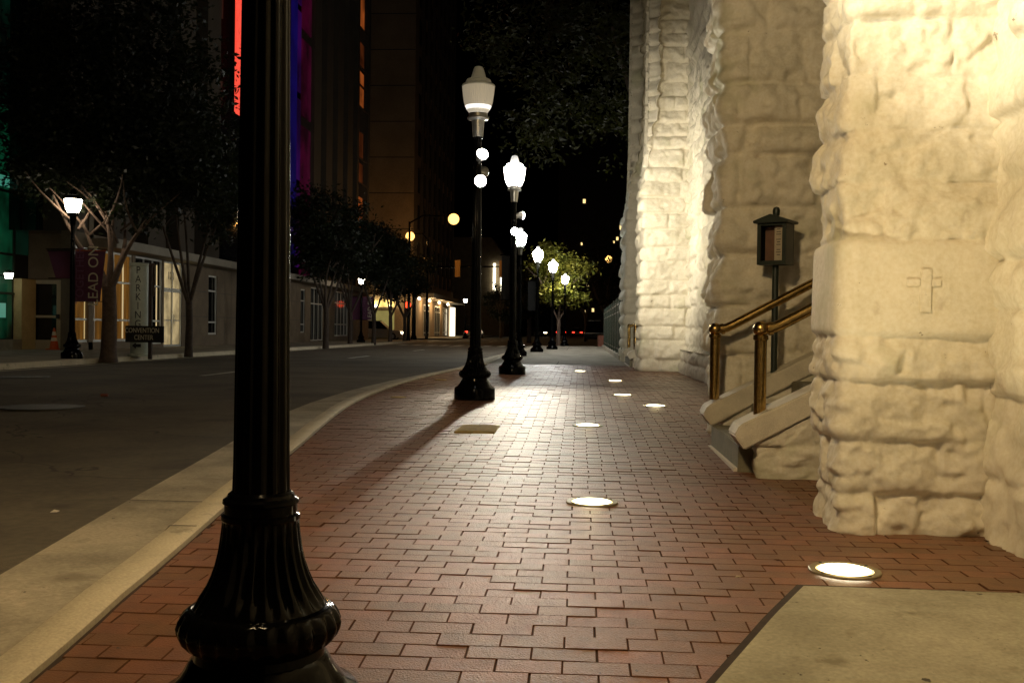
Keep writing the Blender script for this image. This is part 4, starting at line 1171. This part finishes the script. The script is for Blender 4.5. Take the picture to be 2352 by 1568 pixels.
def tree(loc, h, spread, fork, label, seed, trunk_r=.16, nleaf=9000, leaf=.10, leafm='leaf', barkm='bark', stems=None, blobs=None, low=.45, group='street trees'):
    rg = random.Random(seed)
    t = thing('tree', label, 'tree', loc, 0, group)
    b = MB()
    b.tube([(0, 0, -.1), (0, 0, .15), (.02, 0, fork*.6), (0, 0, fork)], [trunk_r*1.35, trunk_r*1.1, trunk_r, trunk_r*.95], 12)
    ends = []
    if stems is None:
        n = rg.randint(4, 6); stems = []
        for i in range(n):
            a = 2*math.pi*(i+rg.uniform(-.3, .3))/n
            stems.append((spread*.55*math.cos(a), spread*.55*math.sin(a), h*rg.uniform(.6, .85)))
    for s in stems:
        m_ = Vector((s[0]*.35, s[1]*.35, fork+(s[2]-fork)*.45))
        limb(b, (0, 0, fork-.15), s, trunk_r*.55, trunk_r*.16, rg, .12)
        for q in range(2):
            a = rg.uniform(0, 6.28); st = m_+(Vector(s)-m_)*rg.uniform(.2, .7)
            limb(b, st, st+Vector((math.cos(a)*spread*.35, math.sin(a)*spread*.35, h*.14)), trunk_r*.22, trunk_r*.07, rg, .15, 4, 6)
    b.build('trunk', M[barkm], t, smooth=True)
    if blobs is None:
        blobs = []
        for i in range(14):
            a = rg.uniform(0, 6.28); q = rg.random()**.6*spread*.75
            zc_ = rg.uniform(low, .95)*h
            k = 1-.5*abs((zc_/h-low)/(1-low)-.4)
            blobs.append((math.cos(a)*q*k, math.sin(a)*q*k, zc_, spread*rg.uniform(.26, .46)))
    leaf_cloud(rg, blobs, nleaf, leaf).build('crown', M[leafm], t)
    return t
# tree beside the lettered lamp, limbs lit by the bowl
t1p = gp(249, 823)
def rel(u, v, dy): 
    p = at_y(u, v, t1p.y+dy); return (p.x-t1p.x, dy, p.z-G(t1p.y))
st1 = [rel(122, 448, -.2), rel(188, 505, .5), rel(240, 470, .2), rel(262, 480, .9), rel(286, 500, 1.3), rel(336, 505, .1)]
bl1 = [tuple(list(rel(u, v, dy))+[r]) for (u, v, dy, r) in ((110, 420, 0, .9), (240, 470, .3, .55), (330, 480, .5, .8), (200, 380, .8, 1.2), (300, 380, 1, 1.3), (420, 400, 1.2, 1.2), (100, 300, .6, 1.3), (230, 260, .5, 1.6), (380, 260, 1, 1.6), (150, 150, 1, 1.4), (300, 130, 1, 1.5), (440, 330, .5, 1.1), (60, 380, .3, .8), (40, 250, .8, .9), (470, 440, 1.2, .9), (170, 60, .8, 1.3), (330, 30, 1, 1.3), (420, 160, .8, 1.2), (150, 330, .4, 1.1), (360, 380, .9, 1.1), (60, 130, .7, 1.0), (250, 330, .6, 1.2))]
tree((t1p.x, t1p.y, G(t1p.y)), 8, 3, 1.75, 'many-stemmed tree with pale lit limbs behind the bannered lamp at left', 3, .17, 30000, .085, stems=st1, blobs=bl1, leafm='leaf_shaded')
t2p = gp(433, 812)
tree((t2p.x, t2p.y, G(t2p.y)), 7.5, 2.4, 1.55, 'slim forked tree before the lit entrance door', 7, .10, 13000, .09, 'leaf_shaded', barkm='bark_dark', low=.5)
for (u, v, hh, sp, lb, sd) in ((748, 795, 7.0, 2.6, 'dark street tree just right of the foreground lamp shaft', 12), (804, 789, 7.2, 2.5, 'dark street tree left of the farther bannered lamp', 13), (858, 788, 6.6, 2.4, 'dark street tree right of the farther bannered lamp', 14),
                           (896, 785, 6.6, 2.4, 'dark forked street tree in front of the lit garage', 15), (929, 783, 6.3, 2.4, 'dark street tree beside the red signal light', 16)):
    p = gp(u, v)
    tree((p.x, p.y, G(p.y)), hh, sp, 1.7, lb, sd, .12, 8000, .11, 'leaf_shaded', barkm='bark_dark', low=.5)
# the lit tree at the crossing on the right
pt_ = at_y(1282, 780, 58.6)
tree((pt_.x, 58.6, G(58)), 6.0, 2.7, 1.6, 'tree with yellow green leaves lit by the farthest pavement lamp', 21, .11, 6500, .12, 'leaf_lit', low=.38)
pt_ = at_y(1215, 780, 70)
for (u, y_, hh, sp, lb, sd) in ((1215, 74, 6, 2.4, 'dim tree behind the far pavement lamps, left of the lit tree', 22), (1395, 90, 9, 3.6, 'dim spreading tree behind the green fence', 23), (1345, 100, 12, 4.5, 'tall dark tree behind the lit tree', 24), (1150, 118, 7, 3, 'dim tree in front of the two light tubes', 25)):
    p = at_y(u, 775, y_)
    tree((p.x, y_, G(y_)), hh, sp, 2.0, lb, sd, .16, 3600, .16, 'leaf_shaded', barkm='bark_dark', low=.35)
# the big tree whose crown hangs over the pavement
tree((4.6, 40, .15), 17, 7.0, 5.0, 'huge dark oak whose crown hangs over the far pavement', 31, .38, 16000, .13, barkm='bark_dark', blobs=[(-2, 0, 9.0, 2.4), (-5, 1, 10.5, 2.6), (-7.5, 2, 13, 2.4), (-1, 1, 12.5, 3), (-4.5, 3, 14.5, 3), (2, 2, 11, 3), (1, 1, 15, 3.2), (-6.5, 4, 9.5, 1.8), (-3.5, -2, 11.6, 1.8), (-1.6, -3, 10.4, 1.6)], group='street trees')

# ------------------------------------------------------------------ cars
def car(loc, rz, label, paint, tails, heads, L=4.4, H=1.42, name='car'):
    t = thing(name, label, 'car', loc, rz, 'cars at the crossing')
    h = L/2
    lower = [(-h, .35), (-h+.05, .78), (-h+.25, .90), (-.9, .96), (1.0, .92), (h-.25, .78), (h, .55), (h, .30), (h-.3, .22), (-h+.3, .22)]
    body = MB().prism(lower, 'y', -.86, .86); body.build('body', paint, t, bevel=.05)
    cab = MB()
    zb_, zt_ = .93, H
    vs = [(-h+.55, -.80, zb_), (1.05, -.80, zb_), (1.05, .80, zb_), (-h+.55, .80, zb_), (-h+1.15, -.62, zt_), (.25, -.62, zt_), (.25, .62, zt_), (-h+1.15, .62, zt_)]
    cab.add(vs, [(3, 2, 1, 0), (4, 5, 6, 7), (0, 1, 5, 4), (1, 2, 6, 5), (2, 3, 7, 6), (3, 0, 4, 7)]); cab.build('cabin', M['glass_dark'], t, bevel=.05)
    MB().span(-h+1.12, .28, -.60, .60, zt_-.005, zt_+.03).build('roof', paint, t, bevel=.01)
    for (wx, wy) in ((-h+.8, -.8), (-h+.8, .8), (h-.85, -.8), (h-.85, .8)):
        wh = MB().tube([(wx, wy-.1, .32), (wx, wy+.1, .32)], .32, 18).build('wheel', M['tyre'], t, smooth=40)
        MB().tube([(wx, wy-.115, .32), (wx, wy+.115, .32)], .18, 14).build('rim', M['silver'], wh, smooth=40)
    for s in (-.62, .62):
        if tails: MB().span(-h-.03, -h+.04, s-.18, s+.18, .62, .80).build('tail_light', M['tail'], t, bevel=.01)
        if heads: MB().span(h-.10, h+.03, s-.2, s+.2, .56, .72).build('headlight', M['head'], t, bevel=.01)
    return t
YC1 = 84.0
xc = at_y(868, 760, YC1).x
c1 = car((xc, YC1, G(YC1)-.12), 0, 'pale car with glowing headlights crossing behind the street trees at left', M['car_pale'], False, True, 4.5, 1.6)
light('headlamp_light', 'SPOT', (2.4, 0, .6), 250, (1.0, .78, .45), c1, (8, 0, .2), .1, 70, .6)
p = at_y(1326, 765, 160); car((p.x, 160, G(160)-.1), R(90), 'distant car with two red tail lights in the middle of the far road', M['car_dark'], True, False)
p = at_y(1289, 765, 165); car((p.x, 165, G(165)-.1), R(90), 'distant car with red tail light half hidden behind the farthest pavement lamp', M['car_dark'], True, False)
p = at_y(1364, 770, 92); car((p.x, 92, G(92)-.1), R(90), 'black parked car near the green fence end', M['car_dark'], False, False, 4.6, 1.9, 'parked_car')
p = at_y(1236, 770, 150); car((p.x, 150, G(150)-.1), R(-75), 'distant dark car with white headlights left of the lit tree trunk', M['car_dark'], False, True)
p = at_y(1088, 765, 110); car((p.x, 110, G(110)-.1), R(90), 'dark parked car with red lights beside the lit shop entrance', M['car_dark'], True, False)
p0, p1 = at_y(1374, 780, 60), at_y(1392, 780, 60)
bw = MB().span(p0.x, p1.x+.4, 60, 63, G(60)-.1, at_y(1380, 770, 60).z).build('brick_planter', M['brickwall'], bevel=.02); tag(bw, 'low red brick planter at the far end of the green fence', 'planter')
